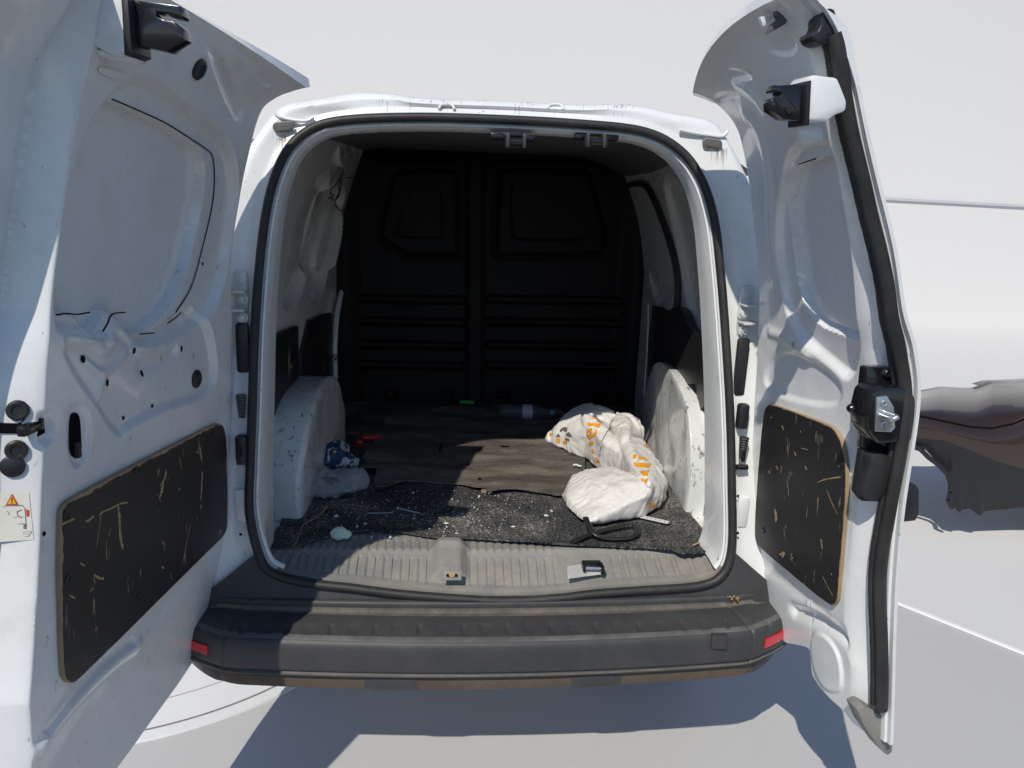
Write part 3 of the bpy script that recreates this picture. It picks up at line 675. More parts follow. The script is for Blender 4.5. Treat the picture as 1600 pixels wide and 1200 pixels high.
# ------------------------------------------------------------------ the two rear doors
XH, YH = .68, -.02
class Door:
    def __init__(s, side, W, th, hp, fp):
        s.side, s.W, s.a = side, W, math.radians(th)
        def rs(p):
            p = np.array(p); p = cr(p[:, ::-1], 240, False); return p     # (q,z)
        s.hp, s.fp = rs(hp), rs(fp); s.L = 1.72
        sa_, ca = math.sin(s.a), math.cos(s.a)
        s.ud = np.array([-ca*side, -sa_, 0]); s.qd = np.array([-sa_*side, ca, 0]); s.zd = np.array([0, 0, 1.])
        s.H = None
    def pos(s, u, v, h=0):
        u, v = np.asarray(u, float), np.asarray(v, float); t = np.clip(v/s.L, -.05, 1.0); k = np.linspace(0, 1, 240); f = np.clip(u/s.W, -.3, 1.3); f = np.where(f > 0, f+(1-(1-np.clip(f, 0, 1))**2.4-np.clip(f, 0, 1))*ss(t, .80, .95), f)
        def at(t): 
            q = np.interp(t, k, s.hp[:, 0])*(1-f)+np.interp(t, k, s.fp[:, 0])*f; z = np.interp(t, k, s.hp[:, 1])*(1-f)+np.interp(t, k, s.fp[:, 1])*f; return q, z
        q, z = at(t); q1, z1 = at(np.clip(t+.008, 0, 1)); q0, z0 = at(np.clip(t-.008, 0, 1)); d = np.hypot(q1-q0, z1-z0)+1e-9
        nq, nz = (z1-z0)/d, -(q1-q0)/d
        q = q+nq*h-YH; z = z+nz*h
        P = np.array([XH*s.side, YH, 0])+u[..., None]*s.ud+q[..., None]*s.qd; P[..., 2] = z; return P
    def nrm(s, u, v):
        n = s.pos(u, v, .01)-s.pos(u, v, 0); return n/np.linalg.norm(n)
    def uv(s, p, h=0):
        x = np.array([s.W*.6, .75])
        def f(x):
            P = s.pos(x[0], x[1], h); d = P-CX; return np.array([800+FPX*(d@RGT)/(d@FWD)-p[0], 600-FPX*(d@UPV)/(d@FWD)-p[1]])
        for i in range(50):
            r = f(x); J = np.stack([(f(x+e)-r)/1e-4 for e in (np.array([1e-4, 0]), np.array([0, 1e-4]))], 1)
            try: dx = np.linalg.solve(J, -r)
            except Exception: break
            x = x+np.clip(dx, -.12, .12)
            x[1] = min(max(x[1], 0), s.L-.012)
        return x
    def uvs(s, l, h=0, it=2): 
        q = np.array([s.uv(p, h) for p in l]); return chaikin(q, it) if it else q
    def build(s, name, feats, edges, bot, nu, nv, th=.05, tf=.05):
        u = np.r_[np.linspace(0, s.W*.68, nu//2, endpoint=False), np.linspace(s.W*.68, s.W, nu-nu//2)]; tb = np.interp(u, *zip(*bot))
        vb = []
        kk = np.linspace(0, 1, 240)
        for uu, z in zip(u, tb):
            f = uu/s.W; vb.append(np.interp(z, s.hp[:, 1]*(1-f)+s.fp[:, 1]*f, kk)*s.L)
        w_ = np.linspace(0, 1, nv); V = np.array(vb)[None]*(1-w_[:, None])**6+s.L*w_[:, None]; U = np.tile(u, (nv, 1))
        H = np.zeros_like(U)
        for f in feats: H = f(H, U, V)
        H = edges(H, U, V); s.U, s.V, s.Hg = U, V, H
        Pin = s.pos(U, V, H)
        n2u, n2v = max(12, nu//5), max(12, nv//5); iu = np.linspace(0, nu-1, n2u).astype(int); iv = np.linspace(0, nv-1, n2v).astype(int)
        TH = -(th+(tf-th)*ss(U, s.W-.10, s.W-.005)); TH = TH*(1-.6*ss(V, s.L-.22, s.L-.03)); Po = s.pos(U, V, TH) 
        # inner and outer skins share one mesh, joined by a hem round the edge
        Vt = np.r_[Pin.reshape(-1, 3), Po[np.ix_(iv, iu)].reshape(-1, 3)]; off = nu*nv
        F = [tuple(f) for f in gridf(nv, nu, flip=s.side > 0)]+[tuple(f) for f in gridf(n2v, n2u, off=off, flip=s.side < 0)]
        bi = [(0, j) for j in range(nu)]+[(i, nu-1) for i in range(1, nv)]+[(nv-1, j) for j in range(nu-2, -1, -1)]+[(i, 0) for i in range(nv-2, 0, -1)]
        base = len(Vt); hem = np.array([s.pos(U[i, j], V[i, j], TH[i, j]) for i, j in bi]); Vt = np.r_[Vt, hem]; m = len(bi)
        for k in range(m):
            i, j = bi[k]; i2, j2 = bi[(k+1) % m]; q = (i*nu+j, base+k, base+(k+1) % m, i2*nu+j2); F.append(q if s.side < 0 else q[::-1])
        s.obj = mesh(name, Vt, F, M_white, van, True, 55); s.tree = BVHTree.FromPolygons([Vector(v) for v in Vt], F); return s.obj
    def hat(s, u, v):
        """height of the pressed skin at u, v"""
        d = (s.U-u)**2+(s.V-v)**2; i = np.unravel_index(np.argmin(d), d.shape); return s.Hg[i]
    def hit(s, p):
        """where the sight line through a traced spot meets the built skin, and the skin's normal there"""
        C, d = ray(*p); h = s.tree.ray_cast(Vector(C), Vector(d).normalized())
        if h[0] is None:
            x = s.uv(p); return s.pos(x[0], x[1], -.03), s.nrm(*x)
        n = np.array(h[1]); n = n if n@d < 0 else -n; return np.array(h[0]), n
    def decal(s, name, l, mat, lift=.0012, parent=None, fan=True):
        pts = []
        for p in l:
            q, n = s.hit(p); pts.append(q+n*lift)
        return mesh(name, pts, [tuple(range(len(pts)))], mat, parent or s.obj, False)
    def disc(s, name, p, r, mat, lift=.001, sv=1, parent=None, hgt=0, dome=0):
        c, n = s.hit(p); c = c+n*lift; bm = bmesh.new()
        if hgt: lathe(bm, c-n*.004, n, [(r, 0), (r, .004+hgt*.5), (r*.8, .004+hgt), (r*.55, .004+hgt*.95), (r*.5, .004+hgt*.6), (.0001, .004+hgt*.55)] if not dome else [(r, 0), (r, .004+hgt*.5), (r*.8, .004+hgt*.9), (.0001, .004+hgt)], 24)
        else:
            R_ = basis(n); bm.faces.new([bm.verts.new(Vector(c)+R_ @ Vector((r*math.cos(a), r*sv*math.sin(a), 0))) for a in np.linspace(0, 2*math.pi, 18, endpoint=False)])
        return bmobj(name, bm, mat, parent or s.obj)
    def extr(s, name, l, p0, nd, d0, d1, mat, parent=None, bev=.002):
        """outline traced on the plane through p0 with normal nd, given thickness d0..d1 along nd"""
        nd = nd/np.linalg.norm(nd); bm = bmesh.new(); q = [onp(*p, p0, nd) for p in l]
        a = [bm.verts.new(x+nd*d0) for x in q]; b = [bm.verts.new(x+nd*d1) for x in q]; n = len(q)
        for i in range(n): bm.faces.new((a[i], a[(i+1) % n], b[(i+1) % n], b[i]))
        bm.faces.new(a[::-1]); bm.faces.new(b)
        bmesh.ops.recalc_face_normals(bm, faces=bm.faces)
        if bev: bmesh.ops.bevel(bm, geom=[e for e in bm.edges], offset=bev, segments=2, affect='EDGES', profile=.5)
        return bmobj(name, bm, mat, parent or s.obj)
    def board(s, l, holes, ragged=()):
        uv = s.uvs(l, 0, 2); o = []
        c = uv.mean(0)
        f3 = lambda x, y, h: s.pos(x, y, h)
        h0 = s.hat(*c)
        ed_ = sheet('plywood_board', uv, .03, lambda x, y: np.full(x.shape, h0+.009), .009, M_plyedge, s.obj, f3)
        e = cr(uv, 420); nx_ = np.roll(e, -1, 0)-np.roll(e, 1, 0); nx_ = np.stack([nx_[:, 1], -nx_[:, 0]], 1); nx_ /= np.linalg.norm(nx_, axis=1)[:, None]
        if ((e-c)*nx_).sum() < 0: nx_ = -nx_
        g = .0022+.0015*(fbm(e, 60, 3, 3) > .25)
        for (ya, amt) in ragged: g = g+amt*np.clip(fbm(e, 45, 8, 4)+.35, 0, 1)*(e[:, 1] > ya)
        sheet('board_film', e-nx_*g[:, None], .03, lambda x, y: np.full(x.shape, h0+.0100), .0012, M_ply, ed_, f3)
        ot = BVHTree.FromPolygons([v.co for v in ed_.data.vertices], [tuple(p.vertices) for p in ed_.data.polygons])
        def tree2(p):
            C, d = ray(*p); h = ot.ray_cast(Vector(C), Vector(d).normalized()); x = s.uv(p, h0+.01)
            return s.pos(x[0], x[1], h0+.0105)
        s.tree2 = tree2
        for p in holes:
            u, v = s.uv(p, h0+.01); bm = bmesh.new(); lathe(bm, s.pos(u, v, h0+.0095), s.nrm(u, v), [(.0085, 0), (.0085, .0022), (.0066, .0026), (.006, .0012), (.0001, .001)], 16); bmobj('board_fixing', bm, M_blk, ed_)
        return ed_
def gap_shade_line(D, l, parent, wd=.0013, h=-.019):
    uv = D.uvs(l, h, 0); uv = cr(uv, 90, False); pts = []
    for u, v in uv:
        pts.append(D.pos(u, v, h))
    V_, F_ = tubepts(np.array(pts), wd, seg=6, upv=D.ud); mesh('panel_gap_and_shade', V_, F_, M_dark, parent, True)
def fpoly(D, l, dep, bi, bo, it=2, pw=1):
    uv = D.uvs(l, 0, it)
    def f(H, U, V):
        d = sdf(U, V, uv); return H+dep*ss(-d, -bo, bi)
    return f
def fridge(D, l, amp, wd):
    uv = D.uvs(l, 0, 0); uv = chaikin(uv, 2, False)
    def f(H, U, V):
        d = np.full(U.shape, 1e9)
        for a, b in zip(uv, uv[1:]): d = np.minimum(d, segd(U, V, a, b))
        return H+amp*np.exp(-(d/wd)**2)
    return f
# ---- left, wide door
LD = Door(-1, .85, 98.3,
    [(.33, -.10), (.49, -.07), (.65, -.042), (.85, -.03), (1.03, -.021), (1.25, -.01), (1.42, -.003), (1.55, .02), (1.65, .045), (1.755, .078), (1.79, .115), (1.808, .165), (1.815, .195)],
    [(.33, -.11), (.49, -.075), (.65, -.05), (.85, -.038), (1.03, -.030), (1.25, -.015), (1.42, -.003), (1.55, .018), (1.69, .045), (1.82, .085), (1.86, .098), (1.885, .106), (1.90, .112)])
ui_l = LD.uvs([(150, 20), (140, 80), (118, 200), (95, 330), (80, 480), (72, 600), (66, 720), (60, 860), (55, 1000), (45, 1100)], 0, 0)
uo_l = LD.uvs([(120, 20), (108, 105), (82, 190), (55, 290), (28, 390), (10, 480), (-8, 600), (-15, 720)], -.06, 0)
def smooth_uv(q, dg):
    c = np.polyfit(q[:, 1], q[:, 0], dg); v = np.linspace(q[:, 1].min(), q[:, 1].max(), 60); return np.stack([np.polyval(c, v), v], 1)
ui_l, uo_l = smooth_uv(ui_l, 4), smooth_uv(uo_l, 3)
def edge_l(H, U, V):
    o = np.argsort(ui_l[:, 1]); ui = np.interp(V, ui_l[o, 1], ui_l[o, 0]); o = np.argsort(uo_l[:, 1]); uo = np.maximum(np.interp(V, uo_l[o, 1], uo_l[o, 0]), ui+.018)
    t = np.clip((U-ui)/(uo-ui), 0, 1); k = (1-np.sqrt(np.clip(1-t*t, 0, 1)))*.25+(t*.6+.4*t*t*(3-2*t))*.75
    H = H*(1-ss(U, ui-.004, ui+.01))-.068*k
    H = H-.008*ss(U, LD.W-.020, LD.W-.012)
    H = H-.034*(1-ss(U, .0, .022))
    lip = ss(V, LD.L-.09, LD.L-.03); H = H*(1-lip*.75)
    return H
f_l = [
    fpoly(LD, [(86, 500), (95, 380), (112, 290), (138, 205), (172, 152), (212, 123), (238, 124), (290, 162), (345, 205), (370, 245), (374, 320), (358, 420), (335, 490), (290, 530), (235, 545), (170, 530), (95, 520)], -.020, .020, .010),
    fpoly(LD, [(88, 492), (98, 400), (122, 300), (150, 215), (175, 155), (260, 193), (320, 231), (333, 247), (335, 290), (328, 340), (312, 405), (298, 450), (275, 488), (258, 505), (240, 521), (208, 521), (196, 490), (180, 488), (168, 510), (152, 524), (138, 505), (130, 490)], -.022, .003, .0015, 1),
    fpoly(LD, [(86, 515), (115, 585), (148, 630), (178, 676), (192, 684), (203, 670), (260, 640), (325, 622), (343, 590), (335, 520), (312, 474), (280, 500), (230, 530), (150, 530)], -.012, .018, .006),
    fridge(LD, [(100, 535), (150, 535), (168, 550), (178, 540), (190, 512), (205, 520), (222, 540), (240, 545), (290, 520), (315, 490)], .007, .012),
    fridge(LD, [(138, 562), (168, 590), (205, 555)], .005, .006), fridge(LD, [(168, 590), (160, 622)], .005, .007),
    fridge(LD, [(230, 575), (262, 565), (280, 552)], -.005, .014),
    fpoly(LD, [(106, 640), (118, 630), (132, 636), (142, 655), (143, 700), (133, 724), (122, 732), (110, 722), (105, 690)], -.007, .008, .005),
    fpoly(LD, [(40, 650), (72, 643), (84, 655), (86, 685), (72, 696), (40, 690)], -.012, .008, .006),
    fridge(LD, [(213, 1008), (180, 1030), (130, 1075), (80, 1130), (60, 1165)], .012, .016), fridge(LD, [(207, 1003), (170, 1030), (120, 1078), (70, 1140)], -.007, .008),
    fridge(LD, [(310, 170), (302, 100), (330, 60)], .004, .03),
    fpoly(LD, [(350, 30), (400, 30), (430, 90), (440, 130), (410, 140), (380, 90)], -.006, .012, .004),
    fridge(LD, [(250, 20), (330, 60), (352, 130), (375, 180)], -.008, .014),
    fridge(LD, [(120, 1060), (200, 1010), (290, 905), (335, 860)], -.003, .02),
    lambda H, U, V: H+.0022*fbm(np.stack([U, V], -1), 5, 4, 3),
]
bot_l = [(0, .56), (.02, .50), (.06, .435), (.12, .41), (.25, .385), (.5, .36), (.85, .345)]
left_door = LD.build('rear_door', f_l, edge_l, bot_l, 300, 460, .07, .085)
left_door['label'] = 'wider left rear door with a large lining board and a warning sticker'
LD.board([(86, 800), (94, 786), (110, 775), (325, 664), (338, 660), (345, 668), (349, 700), (350, 815), (346, 835), (330, 850), (118, 1058), (104, 1068), (94, 1062), (90, 1045), (86, 900)], [(103, 806), (333, 676), (213, 735), (217, 933), (106, 905)], [(.60, .006)])
for p, sv in (((129, 561), 1.7), ((209, 548), 1.7), ((167, 598), 1.7), ((221, 584), 1.7), ((283, 545), 1.7), ((192, 653), 1), ((237, 634), 1), ((68, 834), 1), ((316, 412), 1)): LD.disc('pressing_hole', p, .0042, M_dark, .0015, sv)
pl = LD.disc('rubber_plug', (306, 592), .021, M_blk, hgt=.006)
LD.disc('rubber_plug', (311, 108), .021, M_blk, hgt=.006)
for p in ((28, 641), (26, 703)): LD.disc('rubber_plug', p, .0165, M_blk, hgt=.006)
LD.disc('rubber_plug', (20, 728), .018, M_blk, hgt=.006, dome=1)
LD.decal('handle_slot', chaikin([(107, 650), (114, 643), (124, 648), (126, 690), (127, 702), (118, 714), (110, 714), (106, 700)], 2), M_dark, .0015)
bm = bmesh.new(); box(bm, LD.hit((118, 703))[0], (.018, .012, .03), .004); bmobj('release_lever', bm, M_blk, left_door)
sl_ = LD.decal('latch_slot', [(-25, 660), (30, 661), (38, 655), (68, 652), (69, 676), (58, 682), (35, 677), (-25, 677)], M_dark, .002)
bm = bmesh.new(); box(bm, LD.hit((48, 668))[0], (.014, .05, .018), .003, Matrix((LD.qd, LD.ud, LD.zd)).transposed()); bmobj('latch_tongue', bm, M_blkgl, left_door)
def scratch(D, name, l, wd, mat, parent):
    l = cr(np.array(l, float), max(6, len(l)*5), False); t = np.gradient(l, axis=0); t /= np.linalg.norm(t, axis=1)[:, None]; n = np.stack([-t[:, 1], t[:, 0]], 1)
    k = wd*(.35+.65*np.abs(RS.normal(0, 1, len(l))).clip(0, 1))[:, None]*np.r_[.3, np.ones(len(l)-2), .3][:, None]; a, b = l+n*k, l-n*k; V_, F_ = [], []
    for p, q in zip(a, b): V_ += [D.tree2(p), D.tree2(q)]
    for i in range(len(l)-1): F_.append((2*i, 2*i+1, 2*i+3, 2*i+2))
    mesh(name, V_, F_, mat, parent, False)
# warning sticker: triangle, van with open doors, small pictograms
st = LD.decal('warning_sticker', [(-20, 770), (45, 769), (49, 806), (53, 843), (-20, 848)], M_stick, .0008)
def sp(x, y): return (x, y)
LD.decal('sticker_triangle', [(19, 771), (29, 788), (9, 789)], M_redp, .0014, st); LD.decal('sticker_triangle', [(19, 774), (26, 786.5), (12, 787)], M_yel, .0019, st)
LD.decal('sticker_mark', [(18.2, 777), (20, 777), (19.6, 783), (18.6, 783)], M_dark, .0024, st); LD.decal('sticker_mark', [(18.3, 784), (19.9, 784), (19.9, 785.6), (18.3, 785.6)], M_dark, .0024, st)
def ln(l, wd=1.1, m=M_inkg, cl=False):
    for a, b in zip(l, l[1:]+(l[:1] if cl else [])):
        d = np.array(b, float)-np.array(a); n = np.array([-d[1], d[0]])/np.linalg.norm(d)*wd*.5
        LD.decal('sticker_line', [np.array(a)+n, np.array(b)+n, np.array(b)-n, np.array(a)-n], m, .0014, st)
ln([(6, 792), (9, 790), (35, 789), (38, 792)]); ln([(4, 794), (4, 820)]); ln([(39, 793), (41, 819)]); ln([(4, 819), (41, 818)]); ln([(8, 808), (37, 807)], .7)
ln([(8, 797), (14, 800), (15, 805), (10, 810)], 1.3); ln([(34, 796), (27, 799), (28, 805), (34, 809)], 1.3)
LD.decal('sticker_wheel', [(4, 820), (9, 820), (9, 827), (4, 827)], M_inkg, .0014, st); LD.decal('sticker_wheel', [(37, 819), (42, 819), (42, 826), (37, 826)], M_inkg, .0014, st)
LD.decal('sticker_lamp', [(41, 795), (46, 797), (46, 806), (42, 807)], M_redp, .0014, st); LD.decal('sticker_lamp', [(-3, 797), (2, 795), (2, 806), (-2, 807)], M_redp, .0014, st)
ln([(0, 836), (11, 830), (12, 841)], .7, cl=True); ln([(17, 834), (24, 834), (24, 832), (28, 835), (24, 838), (24, 836.5), (17, 836.5)], .6, cl=True); ln([(32, 838), (37, 831), (50, 830), (45, 838)], .7, cl=True); ln([(36, 834), (46, 834)], .5)
gap_shade_line(LD, [(175, 155), (215, 172), (260, 193), (300, 218), (322, 233), (333, 247), (335, 290), (328, 340), (312, 405), (298, 450), (275, 488)], left_door)
for l in ([(88, 492), (104, 490), (122, 491), (140, 488)], [(151, 524), (160, 518), (168, 506), (176, 491), (196, 488)], [(218, 522), (230, 521), (240, 520)], [(262, 505), (275, 496), (283, 488)]): gap_shade_line(LD, l, left_door, .0014, -.017)  # lower broken lines: dark tubes that draw in shadow along the recess edge
# upper latch in its white bracket
c0 = LD.pos(.655, LD.uv((170, 55), .04)[1], .05)
br = LD.extr('latch_bracket', [(126, -12), (205, -10), (212, 20), (215, 90), (196, 94), (160, 76), (152, 60), (124, 42)], c0, -LD.ud, -.03, .035, M_white, bev=.006)
lc = LD.extr('upper_latch', [(213, 4), (222, 3), (286, 12), (289, 26), (287, 31), (272, 29), (268, 24), (250, 21), (250, 28), (262, 34), (276, 36), (290, 47), (292, 64), (266, 83), (226, 74), (216, 76)], c0, -LD.ud, -.012, .018, M_blkgl, left_door, .0015)
for p in ((257, 40), (235, 59)):
    q = onp(*p, c0-LD.ud*.019, LD.ud); bm = bmesh.new(); cyl(bm, q, -LD.ud if LD.ud[1] < 0 else LD.ud, .005, .002); bmobj('latch_rivet', bm, M_steel, lc)
LD.extr('latch_plate', [(205, 0), (216, 2), (222, 88), (210, 92)], c0, -LD.ud, -.03, .03, M_blk, left_door, .002)
LD.extr('bracket_foot', [(160, 80), (200, 86), (222, 95), (205, 100), (168, 92)], c0, -LD.ud, -.02, .02, M_white, left_door, .003)
LD.decal('plate_hole', chaikin([(150, 100), (205, 118), (190, 126), (153, 115)], 1), M_white, .003)

for l, wd in (([(155, 806), (160, 800), (172, 795), (183, 789), (192, 786), (200, 785)], 1.6), ([(184, 790), (186, 806), (187, 830), (189, 846), (192, 858)], 2.2), ([(157, 806), (154, 830), (150, 855)], .6), ([(133, 815), (140, 812), (146, 806)], 2.4), ([(95, 820), (108, 814), (116, 810)], 2.0), ([(298, 815), (291, 850), (284, 885)], .5), ([(125, 880), (132, 884)], 1.6), ([(146, 897), (154, 903), (162, 904)], 2.6), ([(108, 930), (117, 935)], 1.8), ([(252, 885), (256, 888)], 1.8), ([(148, 985), (152, 980)], 1.5), ([(245, 770), (252, 785)], .5), ([(280, 715), (284, 735)], .6), ([(172, 825), (170, 838)], .6), ([(140, 925), (146, 918)], 1.2)):
    scratch(LD, 'board_scratch', l, wd, M_plyedge, left_door.children[0])
# ---- right, narrow door
RD = Door(1, .590, 98.6,
    [(.35, -.125), (.51, -.09), (.65, -.068), (.744, -.056), (1.047, -.036), (1.25, -.022), (1.398, -.008), (1.52, .018), (1.626, .042), (1.735, .07), (1.785, .10), (1.825, .16), (1.84, .215)],
    [(.38, -.095), (.531, -.074), (.692, -.05), (.844, -.03), (1.0, -.018), (1.21, -.014), (1.313, .012), (1.39, .05), (1.51, .093), (1.65, .158), (1.722, .19), (1.80, .222), (1.88, .255), (1.922, .29), (1.94, .33)])
ui_r = RD.uvs([(1285, 170), (1300, 250), (1313, 330), (1326, 410), (1337, 500), (1343, 570), (1348, 640), (1344, 700), (1332, 780), (1324, 860), (1320, 940), (1330, 1040)], 0, 0)
uo_r = RD.uvs([(1306, 120), (1318, 205), (1335, 280), (1350, 340), (1364, 400), (1380, 500), (1394, 560), (1401, 620), (1396, 700), (1384, 760), (1374, 815), (1362, 900), (1361, 950), (1365, 1090)], -.02, 0)
ui_r, uo_r = smooth_uv(ui_r, 6), smooth_uv(uo_r, 6)
def edge_r(H, U, V):
    o = np.argsort(ui_r[:, 1]); ui = np.interp(V, ui_r[o, 1], ui_r[o, 0]); o = np.argsort(uo_r[:, 1]); uo = np.maximum(np.interp(V, uo_r[o, 1], uo_r[o, 0]), ui+.02)
    t = np.clip((U-ui)/(uo-ui), 0, 1); k = (1-np.sqrt(np.clip(1-t*t, 0, 1)))*.4+t*t*(3-2*t)*.6
    H = H*(1-ss(U, ui-.004, ui+.01))-.030*k
    H = H-.012*ss(U, RD.W-.016, RD.W-.008)
    H = H-.03*(1-ss(U, .0, .03))
    lip = ss(V, RD.L-.12, RD.L-.05); H = H*(1-lip*.7)
    return H
f_r = [
    fpoly(RD, [(1222, 275), (1232, 235), (1260, 218), (1295, 222), (1318, 300), (1330, 400), (1340, 480), (1342, 545), (1330, 600), (1300, 572), (1260, 540), (1232, 500), (1216, 420), (1212, 340)], -.018, .016, .010),
    fpoly(RD, [(1222, 280), (1230, 265), (1275, 248), (1300, 255), (1318, 330), (1335, 440), (1338, 536), (1310, 528), (1270, 512), (1248, 480), (1236, 440), (1228, 370), (1221, 320)], -.020, .003, .0015, 1),
    fpoly(RD, [(1190, 600), (1202, 560), (1230, 545), (1270, 560), (1310, 590), (1318, 620), (1300, 640), (1220, 622)], -.008, .015, .006),
    fridge(RD, [(1205, 520), (1235, 530), (1262, 555)], .006, .015),
    fridge(RD, [(1240, 955), (1275, 965), (1310, 985), (1332, 1008)], -.016, .018), fridge(RD, [(1262, 945), (1300, 968), (1330, 1000)], .006, .008),
    fpoly(RD, [(1268, 990), (1285, 985), (1310, 1010), (1320, 1050), (1318, 1085), (1290, 1075), (1272, 1040)], .007, .006, .003),
    fridge(RD, [(1150, 130), (1180, 150), (1190, 165)], .006, .012), fpoly(RD, [(1130, 105), (1165, 112), (1180, 125), (1140, 130)], -.006, .010, .003), fpoly(RD, [(1112, 150), (1145, 145), (1160, 155), (1120, 165)], -.006, .010, .003), fpoly(RD, [(1200, 60), (1235, 55), (1248, 75), (1235, 90), (1200, 85)], -.006, .010, .003),
    fridge(RD, [(1165, 180), (1185, 200), (1200, 260), (1203, 330), (1208, 430)], .006, .02),
    fridge(RD, [(1170, 860), (1200, 890), (1260, 935), (1290, 960)], -.004, .02),
    lambda H, U, V: H+.0022*fbm(np.stack([U, V], -1), 5, 11, 3),
]
bot_r = [(0, .60), (.02, .53), (.05, .465)]
for p in [(1225, 990), (1238, 1003), (1270, 1009), (1277, 1014), (1280, 1052), (1290, 1068), (1310, 1090), (1332, 1110), (1356, 1146), (1384, 1170)]:
    x = RD.uv(p, -.02); z = float(RD.pos(x[0], x[1], -.02)[2])
    if x[0] > bot_r[-1][0]+.002: bot_r.append((float(x[0]), max(z, .355)))
bot_r.append((.60, bot_r[-1][1]-.005))
right_door = RD.build('rear_door', f_r, edge_r, bot_r, 230, 460, .06, .034)
right_door['label'] = 'narrower right rear door with a striker block and black edge seal'
RD.board([(1203, 634), (1212, 630), (1296, 662), (1310, 670), (1322, 692), (1329, 730), (1327, 800), (1316, 930), (1311, 944), (1302, 946), (1196, 858), (1186, 846), (1184, 825), (1191, 720), (1198, 645)], [(1207, 651), (1254, 673), (1314, 727), (1193, 828), (1241, 870), (1302, 896)])
gap_shade_line(RD, [(1275, 248), (1245, 258), (1228, 268), (1222, 285), (1221, 320), (1228, 370), (1236, 440), (1248, 480), (1270, 512), (1310, 528), (1336, 537)], right_door)
for l, wd in (([(1277, 754), (1290, 749), (1315, 745)], 1.2), ([(1252, 700), (1263, 703)], .7), ([(1211, 795), (1213, 808), (1212, 816)], 2.2), ([(1292, 765), (1300, 785), (1310, 806)], .6), ([(1222, 665), (1225, 672)], 1.0), ([(1213, 728), (1216, 734)], 1.2), ([(1258, 728), (1261, 734)], 1.2), ([(1218, 867), (1226, 863), (1222, 871)], 1.8), ([(1283, 842), (1285, 858)], 1.3), ([(1241, 705), (1244, 712)], 1.0), ([(1200, 735), (1204, 740)], .8), ([(1285, 900), (1302, 932)], .5), ([(1230, 750), (1233, 775)], .5)):
    scratch(RD, 'board_scratch', l, wd, M_plyedge, right_door.children[0])
# centre seal along the free edge with its ribbed clip strip
sp_ = RD.uvs([(1306, 52), (1314, 85), (1321, 140), (1333, 205), (1351, 280), (1365, 340), (1380, 400), (1390, 450), (1397, 500), (1410, 560), (1417, 610), (1418, 640), (1411, 700), (1400, 760), (1390, 815), (1382, 860), (1378, 900), (1378, 950), (1380, 1000), (1381, 1050), (1380, 1108)], -.022, 0)
sc_ = cr(sp_, 260, False); Ps = RD.pos(sc_[:, 0], sc_[:, 1], -.018)
V_, F_ = tubepts(Ps, .0128, seg=14, sec=[(math.cos(a)*1.1, math.sin(a)*.9) for a in np.linspace(0, 2*math.pi, 14, endpoint=False)], upv=RD.ud); es = mesh('edge_seal', V_, F_, M_seal, right_door, True, 60)
rr = .0095+.0005*np.sign(np.sin(np.arange(700)*2.2)); sc2 = cr(sp_+np.array([-.022, 0]), 700, False); Ps2 = RD.pos(sc2[:, 0], sc2[:, 1], -.016)
V_, F_ = tubepts(Ps2, rr, seg=10, upv=RD.ud); mesh('seal_clip_strip', V_, F_, M_seal, es, True, 60)
# striker block
p0 = RD.pos(.535, RD.uv((1375, 640), 0)[1], .0); ud = RD.ud
RD.extr('striker_plate', [(1353, 575), (1358, 573), (1392, 573), (1394, 605), (1394, 702), (1348, 702), (1350, 604)], p0, ud, -.02, .004, M_blkgl, bev=.0015)
sb = RD.extr('striker_block', [(1344, 600), (1352, 596), (1388, 596), (1402, 608), (1406, 620), (1406, 664), (1398, 680), (1348, 684), (1332, 660), (1330, 640), (1338, 606)], p0, ud, -.01, .050, M_blkgl, bev=.007)
RD.extr('striker_face', [(1369, 620), (1385, 618), (1396, 636), (1398, 668), (1392, 675), (1367, 674)], p0+ud*.052, ud, -.003, .002, M_steel, sb, .001)
for p in ((1382, 630), (1381, 663)):
    q = onp(*p, p0+ud*.055, ud); bm = bmesh.new(); lathe(bm, q, ud, [(.0075, 0), (.007, .003), (.004, .0035), (.0035, .002), (.0001, .002)], 18); bmobj('striker_screw', bm, M_steel, sb)
q0, q1 = onp(1374, 648, p0+ud*.05, ud), onp(1400, 651, p0+ud*.085, ud); bm = bmesh.new(); V_, F_ = tubepts(cr([q0-ud*.01, q0+ud*.03, (q0+q1)/2+ud*.02, q1, q1-ud*.035], 30, False), .0052, upv=(0, 0, 1)); bm.free(); mesh('striker_loop', V_, F_, M_steel, sb, True, 50)
for p, r in (((1385, 583), .012), ((1384, 695), .011), ((1330, 638), .010)):
    q = onp(*p, p0+ud*.004, ud); bm = bmesh.new(); lathe(bm, q, ud if p[0] > 1340 else RD.qd, [(r, 0), (r*.9, .003), (r*.6, .007), (r*.35, .007), (r*.3, .004), (.0001, .004)], 18); bmobj('striker_bolt', bm, M_blkgl, right_door)
# pull handle below, and the black trim on the outside of the door
RD.extr('handle_base', [(1345, 702), (1390, 702), (1388, 730), (1370, 783), (1345, 782), (1335, 768)], p0, ud, -.012, .004, M_blk, bev=.002)
RD.extr('pull_handle', chaikin([(1346, 708), (1356, 701), (1374, 705), (1388, 720), (1391, 734), (1385, 748), (1358, 775), (1348, 776), (1333, 770), (1338, 745), (1347, 725)], 1), p0, ud, .002, .030, simple('handle_black', (.025, .026, .028), .5, bumpy=.15), bev=.004)
RD.extr('outer_trim', [(1398, 790), (1412, 772), (1432, 757), (1437, 766), (1437, 802), (1431, 814), (1396, 818)], RD.pos(.54, RD.uv((1400, 790), 0)[1], -.07), ud, -.06, .0, M_blk, bev=.003)
